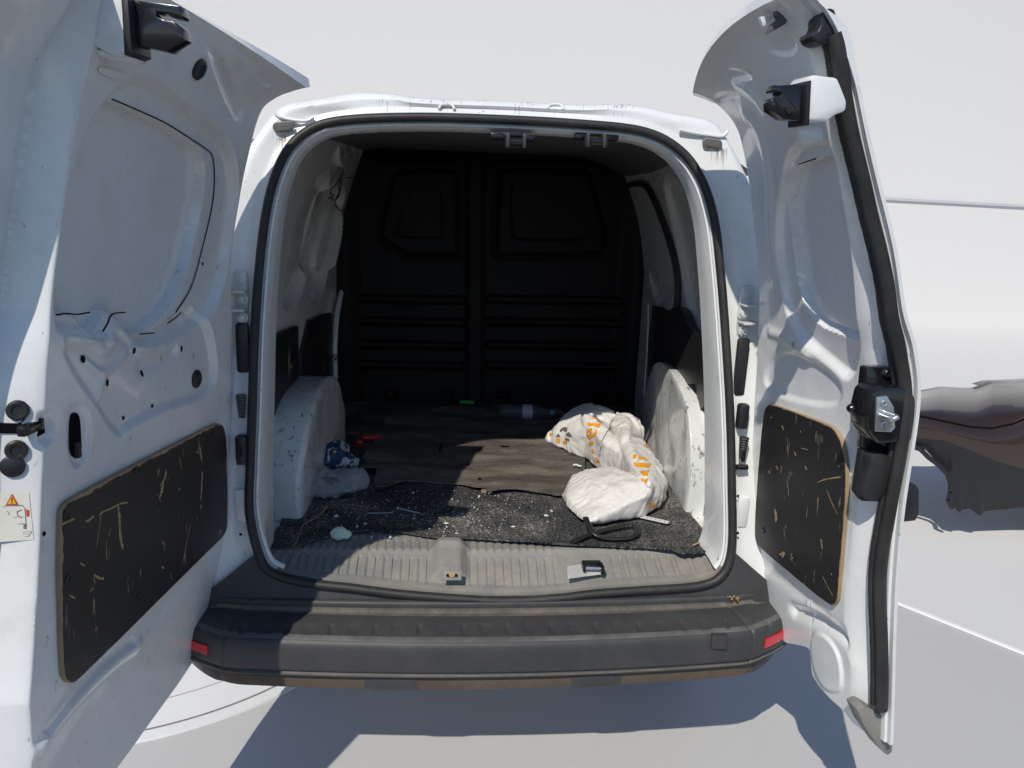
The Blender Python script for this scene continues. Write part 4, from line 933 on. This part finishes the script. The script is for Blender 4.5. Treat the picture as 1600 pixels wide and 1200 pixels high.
# upper latch, bracket, top hooks
v_ = RD.uv((1280, 160), .03)[1]; c0 = RD.pos(.575, v_, .03)
RD.extr('latch_bracket', [(1252, 128), (1258, 119), (1272, 121), (1296, 124), (1310, 160), (1309, 176), (1292, 182), (1280, 192), (1254, 193), (1250, 186)], c0, ud, -.04, .025, M_white, bev=.006)
lt = RD.extr('upper_latch', [(1198, 141), (1199, 135), (1206, 136), (1249, 133), (1250, 192), (1214, 188), (1195, 174), (1194, 160), (1198, 155), (1210, 153), (1209, 147), (1198, 146)], c0, ud, -.005, .022, M_blkgl, bev=.0015)
for p in ((1216, 157), (1232, 172)):
    q = onp(*p, c0+ud*.023, ud); bm = bmesh.new(); cyl(bm, q, ud, .0055, .002); bmobj('latch_rivet', bm, M_blk, lt)
RD.extr('latch_plate', [(1246, 130), (1252, 129), (1249, 198), (1243, 198)], c0, ud, -.025, .03, M_blk, bev=.001)
RD.extr('bracket_foot', [(1252, 194), (1282, 191), (1296, 200), (1294, 220), (1262, 224)], c0, ud, -.03, -.015, M_white, bev=.003)
c1 = RD.pos(.50, RD.uv((1225, 60), 0)[1], .0)
RD.extr('top_clip', [(1212, 11), (1234, 3), (1234, 18), (1226, 38), (1198, 54), (1206, 38), (1216, 30), (1212, 24)], c1, ud, -.01, .004, simple('clip_grey', (.09, .09, .095), .5), bev=.001)
RD.extr('top_edge_cap', [(1193, 24), (1212, 21), (1213, 28), (1198, 40), (1196, 32)], c1, ud, -.02, -.012, M_white, bev=.001)
RD.extr('corner_rubber', chaikin([(1277, 18), (1298, 13), (1302, 28), (1311, 60), (1296, 70), (1272, 72), (1260, 55), (1278, 48)], 1), RD.pos(.57, RD.uv((1292, 60), 0)[1], .0), ud, -.03, .01, M_blk, bev=.003)
# lower corner: bare bracket and grimy foot
RD.extr('door_foot', [(1334, 1104), (1346, 1098), (1370, 1112), (1384, 1122), (1391, 1150), (1389, 1170), (1382, 1176), (1370, 1166), (1345, 1130)], RD.pos(.55, .04, -.02), ud, -.03, .012, M_sill, bev=.004)
# ------------------------------------------------------------------ things lying in the hold
FZ = .622
def fl(p, z=.63): return on_z(p[0], p[1], z)
# carpet, its rear edge turned up
cp = [fl(p, FZ)[:2] for p in [(421, 864), (440, 860), (465, 857), (482, 851), (520, 842), (545, 838), (590, 836), (625, 836), (660, 843), (700, 847), (735, 847), (800, 851), (850, 855), (900, 858), (960, 858), (1010, 860), (1052, 864), (1062, 869), (1085, 869), (1104, 866), (1115, 858), (1112, 845), (1085, 812), (1055, 775), (1035, 740)]]
cp += [(.70, .8), (.73, 1.25), (.76, 1.59), (-.66, 1.60), (-.62, 1.1), (-.60, .75), (-.625, .30)]
cpa = np.array(cp); fe = np.array(cp[:22])
def zc(x, y):
    d = np.full(x.shape, 1e9)
    for a, b in zip(fe, fe[1:]): d = np.minimum(d, segd(x, y, a, b))
    q = np.stack([x, y], -1)
    return FZ+.003*fbm(q, 9, 2, 3)+.003+.010*np.exp(-d/.025)*(1+.6*vn(q, 11, 6))
car_ = sheet('carpet', cp, .016, zc, .005, M_carpet); tag(car_, 'worn black ribbed carpet with pale flecks covering the van floor', 'carpet')
# loose rubber mat, wavy and lifting at its edges
mp = [fl(p, .635)[:2] for p in [(604, 651), (622, 643), (642, 644), (655, 650), (672, 640), (705, 636), (770, 634), (868, 638), (900, 660), (915, 700), (912, 770), (888, 776), (865, 775), (830, 768), (800, 766), (775, 768), (764, 771), (757, 764), (742, 763), (722, 757), (690, 754), (650, 752), (630, 754), (612, 764), (597, 768), (582, 765), (590, 742), (575, 741), (562, 738), (560, 732), (568, 712), (585, 690)]]
me_ = chaikin(mp, 1)
def zm(x, y):
    d = -sdf(x, y, me_); q = np.stack([x*.9, y*2.2], -1)
    z = .634+.004*fbm(q, 4, 21, 3)+.0075*np.sin(y*27+2.2*np.sin(x*6)+2*vn(q, 3, 40))*(.45+.55*ss(-x+.1, 0, .4))+.004*(1-np.abs(vn(q, 9, 41))*2)+.010*np.exp(-d/.03)*np.clip(.5+vn(q, 4.5, 8), 0, 1.2)
    z = z+.022*np.exp(-((x+.34)/.09)**2-((y-.56)/.12)**2)
    return z
mat_ = sheet('rubber_mat', me_, .013, zm, .004, M_mat); tag(mat_, 'loose dusty black rubber mat wrinkled on top of the carpet', 'mat')
mb = BVHTree.FromObject(mat_, bpy.context.evaluated_depsgraph_get()) if False else None
def bvh(o): return BVHTree.FromPolygons([v.co for v in o.data.vertices], [tuple(p.vertices) for p in o.data.polygons])
def printon(tree, name, l, mat, parent, lift=.0012, sp=1.2):
    """flat print laid on a surface: outline filled with small faces that follow it"""
    l = np.asarray(l, float); out = []
    for a, b in zip(l, np.roll(l, -1, 0)):
        m = max(1, int(np.linalg.norm(b-a)/sp)); out += [a+(b-a)*t/m for t in range(m)]
    b = np.array(out); mn, mx = b.min(0), b.max(0); gx, gy = np.meshgrid(np.arange(mn[0], mx[0], sp), np.arange(mn[1], mx[1], sp))
    k = sdf(gx, gy, b) < -sp*.4; pts = np.r_[b, np.stack([gx[k], gy[k]], 1)]
    r = delaunay_2d_cdt([Vector(p) for p in pts], [], [list(range(len(b)))], 1, 1e-6); V = []; ok = []
    for p in r[0]:
        C, d = ray(p[0], p[1]); h = tree.ray_cast(Vector(C), Vector(d).normalized()); ok.append(h[0] is not None)
        if h[0] is None: V.append((0, 0, 0)); continue
        n = h[1] if h[1].dot(Vector(d)) < 0 else -h[1]; V.append(h[0]+n*lift)
    F = [f for f in r[2] if all(ok[i] for i in f)]
    if not F: return
    used = sorted({i for f in F for i in f}); ix = {u: i for i, u in enumerate(used)}
    return mesh(name, [V[u] for u in used], [tuple(ix[i] for i in f) for f in F], mat, parent, True)
tm = bvh(mat_)
for l in ([(689, 692), (693, 690), (689, 706), (685, 706)], [(780, 696), (795, 697), (797, 699), (784, 699)]): printon(tm, 'cut_slot', l, M_dark, mat_, .001)
printon(tm, 'cut_hole', chaikin([(746, 747), (753, 747), (753, 750), (746, 750)], 2), M_dark, mat_, .001)
q = fl((756, 767), .634); bm = bmesh.new(); box(bm, q+np.array([0, -.004, 0]), (.018, .022, .008), .002); bmobj('torn_tab', bm, simple('tab_brown', (.22, .16, .10), .8, var=.3), mat_)
tag(tube('paint_flake', cr([fl((895, 727), .648), fl((900, 726), .651), (fl((905, 728), .650)), fl((909, 728), .648)], 12, False), [.001]+[.0035]*10+[.001], M_chalk), 'small white flake lying on the rubber mat by the bag', 'flake')

def blob(name, ells, vox, floor, mat, amp=.004, sc=22, seed=1, sm=6, stretch=(1, 1, 1), dec=0, film=False, hulls=()):
    bm = bmesh.new()
    for hl in hulls:
        vs = [bm.verts.new(p) for p in hl]; g = bmesh.ops.convex_hull(bm, input=vs)
        bmesh.ops.delete(bm, geom=[v for v in vs if v.is_valid and not v.link_faces], context='VERTS')
    for c, r, rz in ells:
        g = bmesh.ops.create_icosphere(bm, subdivisions=3, radius=1); M = Matrix.Translation(Vector(c)) @ Matrix.Rotation(rz, 4, 'Z') @ Matrix.Diagonal((*r, 1))
        bmesh.ops.transform(bm, matrix=M, verts=g['verts'])
    me = bpy.data.meshes.new('tmp'); bm.to_mesh(me); bm.free(); o = bpy.data.objects.new('tmp', me); COL.objects.link(o)
    m = o.modifiers.new('r', 'REMESH'); m.mode = 'VOXEL'; m.voxel_size = vox; s_ = o.modifiers.new('s', 'SMOOTH'); s_.iterations = sm; s_.factor = .6
    dg = bpy.context.evaluated_depsgraph_get(); me2 = bpy.data.meshes.new_from_object(o.evaluated_get(dg)); bpy.data.objects.remove(o)
    n = len(me2.vertices); co = np.zeros(n*3); me2.vertices.foreach_get('co', co); co = co.reshape(-1, 3); no = np.zeros(n*3); me2.vertices.foreach_get('normal', no); no = no.reshape(-1, 3)
    q = co*np.array(stretch)+.018*np.stack([vn(co, 14, seed+31), vn(co, 14, seed+32), vn(co, 14, seed+33)], -1)
    f1 = 1-np.abs(vn(q, sc, seed))*2; f2 = 1-np.abs(vn(q, sc*2.1, seed+5))*2; f3 = vn(q, sc*.5, seed+9)
    h = amp*(f1*.55+f2*.35+f3*.9)
    if film:                                              # thin film: flat slack fields between long sharp creases
        x, y, z = co.T; wv_ = .02*np.stack([vn(co, 11, 71), vn(co, 11, 72), vn(co, 11, 73)], -1); p_ = co+wv_
        def rid(d, f, sd): q_ = np.stack([p_@np.array(d[0]), p_@np.array(d[1])], -1); return (1-np.abs(vn(q_, f, sd))*2.2).clip(-1, 1)
        r1 = rid(((1.3, .4, .6), (-.3, .35, .3)), 30, 61); r2 = rid(((.5, -1.1, .5), (.35, .3, .2)), 33, 62); r3 = rid(((.9, .9, -.6), (-.7, .8, .5)), 52, 64)
        m1 = np.clip(vn(co, 8, 65)+.5, 0, 1); m2 = np.clip(vn(co, 8, 66)+.5, 0, 1)
        h = h*.8+.0040*r1*m1+.0040*r2*m2+.0013*r3
    co = co+no*h[:, None]; lo_ = floor(co) if callable(floor) else floor
    co[:, 2] = np.maximum(co[:, 2], lo_)
    me2.vertices.foreach_set('co', co.ravel()); me2.update(); me2.materials.clear()
    if dec:
        o = bpy.data.objects.new('tmp', me2); COL.objects.link(o); m = o.modifiers.new('d', 'DECIMATE'); m.ratio = dec
        m = o.modifiers.new('u', 'SUBSURF'); m.levels = 1; m.subdivision_type = 'SIMPLE'
        me2 = bpy.data.meshes.new_from_object(o.evaluated_get(bpy.context.evaluated_depsgraph_get())); bpy.data.objects.remove(o)
    me2.polygons.foreach_set('use_smooth', [True]*len(me2.polygons)); me2.name = name
    if dec: me2.set_sharp_from_angle(angle=math.radians(17))
    return link(name, me2, mat)
# white carrier bag, twisted over itself
def hull_pts(l, base=()):
    top = [on_z(828+x/3.205, 578+y/3.205, z) for x, y, z in l]; o = list(top)
    for p in top:
        if p[2] > .66: o.append(np.array([p[0], p[1]+.012, .637]))
    return o+[on_z(828+x/3.205, 578+y/3.205, .637) for x, y in base]
HB_ = [hull_pts([(212, 520, .690), (285, 492, .712), (400, 484, .726), (500, 516, .738), (580, 562, .738), (640, 572, .728), (400, 585, .722), (300, 545, .716), (590, 625, .715), (300, 762, .652), (178, 625, .668), (660, 640, .672)], [(283, 768), (240, 742), (185, 692), (158, 635), (683, 640), (640, 676), (540, 712), (430, 746), (330, 768)]),
    hull_pts([(412, 268, .776), (432, 222, .790), (500, 240, .790), (470, 330, .786), (455, 370, .768), (500, 330, .790)], [(560, 330), (470, 420)]),
    hull_pts([(470, 330, .782), (560, 345, .755), (455, 380, .762), (480, 440, .745), (530, 420, .768), (600, 420, .735), (640, 480, .715), (560, 520, .742)], [(660, 500), (470, 470)]),
    hull_pts([(490, 440, .748), (560, 430, .762), (640, 485, .728), (686, 560, .690), (600, 570, .745), (560, 548, .742), (660, 600, .700)], [(688, 590), (640, 640)]),
    hull_pts([(262, 218, .796), (305, 226, .798), (395, 282, .780), (430, 340, .766), (455, 420, .742), (468, 468, .706), (385, 472, .676), (352, 462, .656), (305, 400, .668), (278, 320, .720), (268, 270, .768), (370, 370, .748)], [(352, 466), (300, 395)]),
    hull_pts([(84, 332, .662), (92, 358, .648), (150, 374, .650), (205, 370, .655), (290, 386, .664), (150, 252, .738), (258, 218, .786), (276, 300, .752), (128, 300, .702)], [(84, 345), (200, 374)]),
    hull_pts([(146, 246, .735), (200, 197, .768), (286, 158, .800), (345, 182, .797), (425, 206, .788), (400, 265, .755), (300, 218, .782)]),
    hull_pts([(430, 208, .792), (490, 216, .788), (545, 244, .772), (574, 285, .750), (572, 330, .716), (470, 300, .765)])]
bag = blob('carrier_bag', [], .0052, .634, M_bag, .006, 9, 3, 4, (1, 1, 1), 0, True, HB_)
tag(bag, 'crumpled white plastic carrier bag with orange lettering beside the wheel arch', 'bag')
tb_ = bvh(bag)
def z1(l): return [(x/12.63+900, y/12.63+640) for x, y in l]
def z2(l): return [(x/17.14+970, y/17.14+690) for x, y in l]
def z3(l): return [(x/30+850, y/30+660) for x, y in l]
for l in ([(255, 225), (275, 190), (330, 178), (420, 205), (515, 262), (535, 248), (440, 185), (330, 130), (300, 125), (350, 158), (300, 168), (262, 192)], [(262, 250), (232, 255), (228, 330), (245, 320), (330, 325), (440, 355), (455, 365), (495, 275), (480, 282), (400, 278), (300, 270)],
          [(325, 370), (300, 365), (250, 390), (210, 440), (205, 500), (225, 560), (265, 588), (310, 570), (380, 525), (418, 470), (418, 410), (385, 385), (378, 440), (340, 490), (300, 500)], [(350, 590), (345, 625), (260, 655), (250, 690), (262, 735), (290, 705), (355, 690), (360, 600)],
          [(300, 790), (345, 770), (372, 860), (320, 865)], [(370, 950), (400, 930), (470, 1035), (415, 1055)]): printon(tb_, 'orange_letter', z1(l), M_orange, bag)
printon(tb_, 'letter_gap', z1([(285, 450), (240, 462), (222, 490), (265, 505)]), M_bag, bag, .0022)
for l in ([(660, 345), (672, 352), (512, 640), (500, 632)], [(500, 720), (516, 715), (484, 830), (468, 825)], [(460, 870), (476, 870), (472, 930), (458, 930)], [(445, 690), (475, 688), (470, 697), (440, 700)]): printon(tb_, 'small_print', z1(l), M_greyprint, bag, .0012, .6)
for l in ([(320, 400), (340, 355), (385, 340), (425, 365), (420, 420), (380, 460), (335, 465)], [(490, 378), (640, 430), (740, 525), (640, 490), (480, 468), (450, 560), (435, 555)], [(345, 570), (480, 575), (800, 590), (800, 640), (750, 695), (700, 700), (440, 690), (400, 670)], [(515, 790), (720, 795), (735, 755), (755, 755), (720, 920), (590, 920)],
          [(600, 1000), (690, 1030), (690, 980), (720, 985), (710, 1090), (660, 1110), (620, 1080)], [(535, 1020), (590, 975), (610, 1070), (560, 1070)], [(600, 55), (760, 110), (740, 165), (690, 165), (620, 100)]): printon(tb_, 'orange_letter', z2(l), M_orange, bag)
for l in ([(735, 435), (760, 340), (830, 270), (930, 210), (990, 225), (1010, 180), (1050, 250), (1080, 270), (1130, 210), (1080, 430), (920, 440), (960, 400), (900, 380), (830, 430), (790, 470)], [(560, 680), (620, 570), (690, 505), (720, 560), (770, 670), (730, 690), (640, 700)], [(1025, 550), (1180, 435), (1300, 620), (1295, 680), (1130, 690)], [(970, 800), (1030, 740), (1180, 750), (1215, 850), (1180, 900), (1050, 830)]): printon(tb_, 'recycling_arrow', z3(l), M_greyprint, bag, .0012, .7)
for l in ([(590, 760), (620, 730), (770, 745), (740, 990), (640, 960), (570, 900)], [(900, 850), (1080, 850), (1060, 1020), (870, 1010)], [(250, 500), (320, 480), (420, 560), (330, 640), (310, 720), (250, 660)]): printon(tb_, 'orange_letter', z3(l), M_orange, bag, .0012, .8)
printon(tb_, 'orange_letter', [(x/4.8+840, y/4.8+610) for x, y in [(818, 882), (850, 852), (905, 842), (900, 856), (865, 872)]], M_orange, bag)
# black strap looped in front of the bag
sp2 = [(893, 847, .640), (915, 837, .641), (940, 829, .642), (965, 822, .644), (986, 819, .646), (995, 826, .644), (992, 836, .640), (975, 841, .638), (947, 841, .640), (930, 834, .652), (920, 821, .662), (915, 809, .672)]
tag(tube('rubber_strap', cr([on_z(*p) for p in sp2], 110, False), .0095, M_blk, None, sec=[(math.cos(a)*1.0, math.sin(a)*.5) for a in np.linspace(0, 2*math.pi, 12, endpoint=False)]), 'black rubber strap looped on the carpet in front of the white bag', 'strap')
# water bottle lying against the bulkhead
a_, b_ = on_z(781, 641, .662), on_z(866, 645, .662); ax_ = (b_-a_)/np.linalg.norm(b_-a_); L_ = np.linalg.norm(b_-a_)
bot = thing('water_bottle', 'clear plastic water bottle lying near the black bulkhead', 'bottle', tuple((a_+b_)/2))
bm = bmesh.new(); lathe(bm, a_, ax_, [(.0001, .008), (.022, .0), (.030, .006), (.032, .02), (.0305, .03), (.032, .04), (.0305, .05), (.032, .06), (.032, L_*.62), (.030, L_*.70), (.016, L_*.86), (.0115, L_*.90), (.0115, L_*.94)], 28); bmobj('bottle_body', bm, M_bottle, bot, True, 60)
bm = bmesh.new(); lathe(bm, a_, ax_, [(.0328, L_*.42), (.0328, L_*.60)], 28); bmobj('bottle_label', bm, simple('bottle_label', (.42, .38, .50), .4, var=.2), bot, True)
bm = bmesh.new(); cyl(bm, a_+ax_*L_*.93, ax_, .0145, .02, None, 20); bmobj('bottle_cap', bm, simple('cap_blue', (.10, .20, .30), .4), bot)
# green tube, red tool
a_, b_ = on_z(718, 628, .636), on_z(741, 629, .636); bm = bmesh.new(); lathe(bm, a_, b_-a_, [(.009, 0), (.011, .002), (.011, np.linalg.norm(b_-a_)-.002), (.009, np.linalg.norm(b_-a_))], 18); tag(bmobj('green_tube', bm, M_green), 'short green plastic tube on the carpet by the bulkhead', 'tube')
rt = thing('red_tool', 'red plastic tool handle with a bent end beside the rubber mat', 'tool', tuple(on_z(575, 688, .64)))
pts = [on_z(x, y, .646) for x, y in ((565, 684), (576, 684), (588, 682), (595, 682))]; V_, F_ = tubepts(cr(pts, 24, False), np.r_[np.full(14, .0115), np.linspace(.0115, .004, 10)], seg=14); mesh('tool_grip', V_, F_, M_red, rt, True, 60)
bm = bmesh.new(); q = on_z(562, 690, .644); box(bm, q, (.026, .055, .024), .006, Matrix.Rotation(.1, 3, 'Z')); bmobj('tool_head', bm, M_red, rt)
# crumpled blue and white wrapper and the clear bag below it
def wrap_mat():
    m, t, b = new_mat('blue_white_wrapper'); co = N(t, 'ShaderNodeTexCoord').outputs['Object']
    n = ramp(t, noise(t, co, 17, 3, .5, .8), .54, .56); t.links.new(mixc(t, n, (.013, .06, .14), (.62, .66, .68)), b.inputs['Base Color']); b.inputs['Roughness'].default_value = .25
    bump(t, b, noise(t, co, 70, 5, .7, 2), .9, .006); return m
q = on_z(518, 715, .67); wr = blob('snack_wrapper', [(q, (.062, .055, .045), 0), (q+np.array([.05, 0, -.01]), (.045, .05, .032), 0), (q+np.array([-.035, .03, .01]), (.03, .03, .04), 0), (q+np.array([.02, .05, .0]), (.04, .04, .04), 0)], .005, .632, wrap_mat(), .012, 26, 11, 3)
tag(wr, 'crumpled dark blue and white wrapper against the left wheel arch', 'wrapper')
tw = bvh(wr); printon(tw, 'yellow_spot', chaikin([(521, 704), (525, 704), (525, 708), (521, 708)], 1), simple('spot_yellow', (.65, .55, .02), .5), wr)
bm = bmesh.new(); tp = [on_z(*p) for p in ((541, 728, .650), (556, 722, .652), (572, 717, .648), (570, 722, .642), (557, 729, .642), (545, 735, .642))]
bm.faces.new([bm.verts.new(p) for p in tp]); bmesh.ops.solidify(bm, geom=bm.faces[:], thickness=.002); bmobj('wrapper_tail', bm, M_blue, wr)
q = on_z(516, 757, .655); cb = blob('clear_bag', [(q, (.095, .085, .034), 0), (q+np.array([.06, .03, .0]), (.06, .06, .03), .3), (q+np.array([-.02, -.03, -.005]), (.06, .05, .03), .3)], .006, .633, M_clear, .014, 16, 17, 3, (1, 1, 1), .09)
tag(cb, 'clear plastic bag with a printed packet inside, beside the left wheel arch', 'bag')
pk = thing('printed_packet', 'orange, blue and white printed packet inside the clear plastic bag', 'packet', tuple(q))
for nm, l, z_, m_ in (('white_panel', [(492, 755), (503, 748), (525, 757), (516, 765)], .675, M_bag), ('orange_panel', [(500, 746), (511, 744), (525, 752), (518, 759)], .680, simple('packet_orange', (.55, .09, .02), .4)), ('blue_panel', [(511, 744), (527, 746), (528, 752), (522, 751)], .678, simple('packet_blue', (.03, .05, .22), .4))):
    bm = bmesh.new(); bm.faces.new([bm.verts.new(on_z(*p, z_)) for p in l]); bmesh.ops.solidify(bm, geom=bm.faces[:], thickness=.004); bmobj(nm, bm, m_, pk)
bm = bmesh.new(); q = on_z(532, 771, .640); cyl(bm, q, (.8, -.4, .1), .012, .03, .010, 16); tag(bmobj('black_knob', bm, M_blk), 'small black plastic knob on the carpet by the clear bag', 'knob')
# screws, plaster lump, perforated strip
for a, b, lab in (((572, 802), (614, 801), 'long steel screw lying level on the carpet, left of the other screw'), ((657, 802), (621, 794), 'long steel screw lying askew on the carpet among the white chips')):
    p, q = on_z(*a, .634), on_z(*b, .634); n_ = (q-p)/np.linalg.norm(q-p); L_ = np.linalg.norm(q-p)
    s_ = thing('screw', lab, 'screw', tuple((p+q)/2), 'screws on the carpet'); bm = bmesh.new(); cyl(bm, q, -n_, .0052, .004, .002, 12); bmobj('screw_head', bm, M_screw, s_)
    k_ = np.linspace(0, 1, 80); V_, F_ = tubepts(p+(q-p)*k_[:, None], np.where(k_ < .06, .0004+k_*.03, .0022+.0005*np.sign(np.sin(k_*170))), seg=8); mesh('screw_shank', V_, F_, M_screw, s_, True, 50)
pl_ = blob('plaster_lump', [(on_z(531, 834, .642), (.022, .020, .018), 0), (on_z(540, 836, .638), (.018, .014, .012), .4)], .003, .628, M_chalk, .005, 50, 5, 2); tag(pl_, 'pale green plaster lump at the rear edge of the carpet', 'plaster lump')
p, q = on_z(1001, 804, .643), on_z(1042, 813, .643); e_ = (q-p)/np.linalg.norm(q-p); n_ = np.array([-e_[1], e_[0], 0])
bm = bmesh.new(); box(bm, (p+q)/2-np.array([0, 0, .006]), (np.linalg.norm(q-p)*1.15, .021, .0018), 0, Matrix.Rotation(math.atan2(e_[1], e_[0]), 3, 'Z'))
ps = bmobj('perforated_strip', bm, simple('galvanised', (.62, .62, .60), .5, 0)); tag(ps, 'perforated metal strip lying on the carpet by the right wheel arch', 'metal strip')
for k in np.linspace(.08, .92, 6):
    bm = bmesh.new(); disc(bm, p+(q-p)*k+np.array([0, 0, -.0046]), (0, 0, 1), .0024, .8); bmobj('strip_hole', bm, M_dark, ps)
# twigs and straws
for l, r, lab in (([(511, 790), (504, 800), (488, 812), (474, 820), (468, 835), (463, 846), (456, 858)], .0022, 'long thin dry stalk curving across the left of the carpet'), ([(561, 752), (557, 766), (552, 783)], .0016, 'thin straw on the carpet right of the clear bag'), ([(475, 787), (490, 778)], .0028, 'short pale straw at the foot of the left wheel arch'), ([(1083, 852), (1097, 846)], .003, 'short orange splinter on the carpet by the right jamb'), ([(540, 788), (565, 791), (590, 796)], .0012, 'fine dark stalk lying beside the screws'), ([(543, 676), (565, 677), (580, 680)], .0016, 'thin pale straw behind the red tool')):
    tag(tube('dry_stalk', cr([on_z(*p, .635) for p in l], 30, False), np.linspace(r, r*.5, 30), M_straw), lab, 'stalk', 'dry stalks on the carpet')
bm = bmesh.new(); q = on_z(1146, 938, .548)
for k in range(5):
    a = k*1.3; vs = [bm.verts.new(q+np.array([math.cos(a+d)*r, math.sin(a+d)*r*.6, .004+.006*((k+j) % 2)])) for j, (d, r) in enumerate(((0, .002), (.4, .014), (0, .022), (-.4, .012)))]; bm.faces.new(vs)
tag(bmobj('dry_leaf', bm, M_straw), 'curled dry brown leaf in the right corner of the bumper', 'leaf')
# plaster crumbs and sand, too many to count
def crumbs(name, cen, n, smin, smax, mat, zf, reg):
    V, F = [], []
    for k in range(n):
        p = reg(); s_ = RS.uniform(smin, smax)*(3 if RS.rand() < .04 else 1); x, y, z = p
        z0 = zf; b = len(V); o_ = RS.uniform(.6, 1.4, 3)*s_; a = RS.uniform(0, 6.28)
        for t in range(4): V.append((x+math.cos(a+t*1.57)*o_[0], y+math.sin(a+t*1.57)*o_[1], z0))
        V.append((x, y, z0+o_[2]*.8)); F += [(b+t, b+(t+1) % 4, b+4) for t in range(4)]
    return stuff(mesh(name, V, F, mat, None, False))
def r1():
    while True:
        x, y = RS.normal(650, 110), RS.normal(805, 24)
        if RS.rand() < .25: x, y = RS.uniform(460, 1020), RS.uniform(770, 850)
        if 455 < x < 870 and 765 < y < 842: return on_z(x, y, .628)
o = crumbs('plaster_crumbs', None, 520, .0009, .0028, simple('crumb_white', (.62, .62, .60), .9), .6275, r1); tag(o, 'white plaster crumbs scattered over the carpet', 'crumbs')
def r2():
    while True:
        x, y = RS.uniform(1060, 1114), RS.uniform(770, 850)
        if x > 1060+(y-770)*.62: return on_z(x, y, .615)
o = crumbs('sand_grit', None, 420, .0008, .0022, simple('grit_tan', (.45, .33, .18), .9, var=.4), .6112, r2); tag(o, 'tan grit on the bare floor by the right jamb', 'grit')
def r3():
    return on_z(RS.normal(565, 35), RS.normal(672, 22), .63)
o = crumbs('dust_crumbs', None, 160, .001, .003, simple('crumb_brown', (.20, .16, .12), .9, var=.4), .6275, r3); tag(o, 'brown dirt crumbs on the dark carpet behind the left wheel arch', 'crumbs')

# ------------------------------------------------------------------ parked car, only its front wing and bonnet in view
YC = 1.35
car = thing('parked_car', 'dark brown glossy car front wing showing beside the right van door', 'car', (2.9, 1.7, 0))
def zx(l): q = np.array([on_y(*p, YC) for p in l]); return q[:, 0], q[:, 2]
def pxc(l):
    l = np.array(l, float); return lambda x: np.interp(x, l[:, 0], l[:, 1])
ftop = pxc([(1425, 622), (1432, 616), (1440, 612), (1470, 606), (1525, 608), (1550, 599), (1600, 597), (1700, 592), (2100, 585)]); fsh = pxc([(1425, 646), (1437, 650), (1475, 658), (1517, 667), (1550, 669), (1583, 662), (1600, 655), (1700, 622), (2100, 612)])
fmd = pxc([(1430, 684), (1475, 688), (1520, 705), (1560, 722), (1600, 733), (1700, 755), (2100, 770)]); fbt = pxc([(1425, 695), (1432, 699), (1446, 703), (1458, 716), (1474, 728), (1483, 740), (1487, 768), (1484, 788), (1493, 795), (1500, 802), (1504, 796), (1516, 795), (1526, 803), (1533, 806), (1537, 799), (1554, 797), (1600, 793), (1700, 795), (2100, 800)])
xp = np.r_[np.linspace(1425, 1720, 230), np.linspace(1730, 2100, 30)]
def crow(fy, dy):
    return np.array([on_y(x, fy(x), YC+dy+.55*max(0, (1500-x)/320)**2) for x in xp])
bk = crow(ftop, .62); bk2 = bk+np.array([0, .18, -.16])
rows = [bk2, bk+np.array([0, .05, -.012]), bk, crow(lambda x: .72*ftop(x)+.28*fsh(x), .30), crow(lambda x: .35*ftop(x)+.65*fsh(x), .10), crow(fsh, .015), crow(lambda x: .5*fsh(x)+.5*fmd(x), -.012), crow(fmd, .0)]
up_ = np.stack(rows); up_ = np.stack([cr(up_[:, i], 44, False) for i in range(len(xp))], 1)
wing = grid('front_wing', up_, M_car, car, flip=True)
lo2 = np.stack([crow(lambda x: fmd(x)-.3, .0), crow(lambda x: .7*fmd(x)+.3*fbt(x), .010), crow(lambda x: .35*fmd(x)+.65*fbt(x), .025), crow(fbt, .045), crow(fbt, .09), crow(fmd, .12)])
grid('lower_wing', lo2, M_cardark, car, flip=True, angle=40)
sh3 = crow(fsh, .013)
tube('shut_line', sh3, .0045, M_dark, car, seg=8)
P_ = np.stack([np.interp(np.linspace(0, 1, 60), np.linspace(0, 1, 9), np.array([on_y(*p, YC)[k_] for p in [(1432, 702), (1446, 706), (1458, 719), (1474, 731), (1485, 744), (1489, 758), (1489, 770), (1486, 784), (1492, 796)]])) for k_ in range(3)], 1)
P_[:, 1] += .55*np.clip(2.36-P_[:, 0], 0, 1)**2+.02; tube('arch_liner', P_, .012, M_cardark, car)
bm = bmesh.new(); lathe(bm, (3.15, YC+.06, .31), (0, 1, 0), [(.2, 0), (.29, .005), (.31, .03), (.31, .17), (.29, .2), (.2, .2)], 36); w_ = bmobj('wheel', bm, M_tyre, car)
bm = bmesh.new(); lathe(bm, (3.15, YC+.05, .31), (0, 1, 0), [(.0001, .0), (.05, .0), (.19, .03), (.2, .05), (.2, .15)], 30); bmobj('rim', bm, M_steel, w_)
cw = [(1540, 604), (1556, 599), (1600, 597), (1700, 592), (1900, 588)]
Pw = np.array([on_y(*p, YC+.63) for p in cw]); grid('windscreen', np.stack([Pw+np.array([0, -.02, -.004]), Pw+np.array([0, .12, -.012])]), M_glass, car)
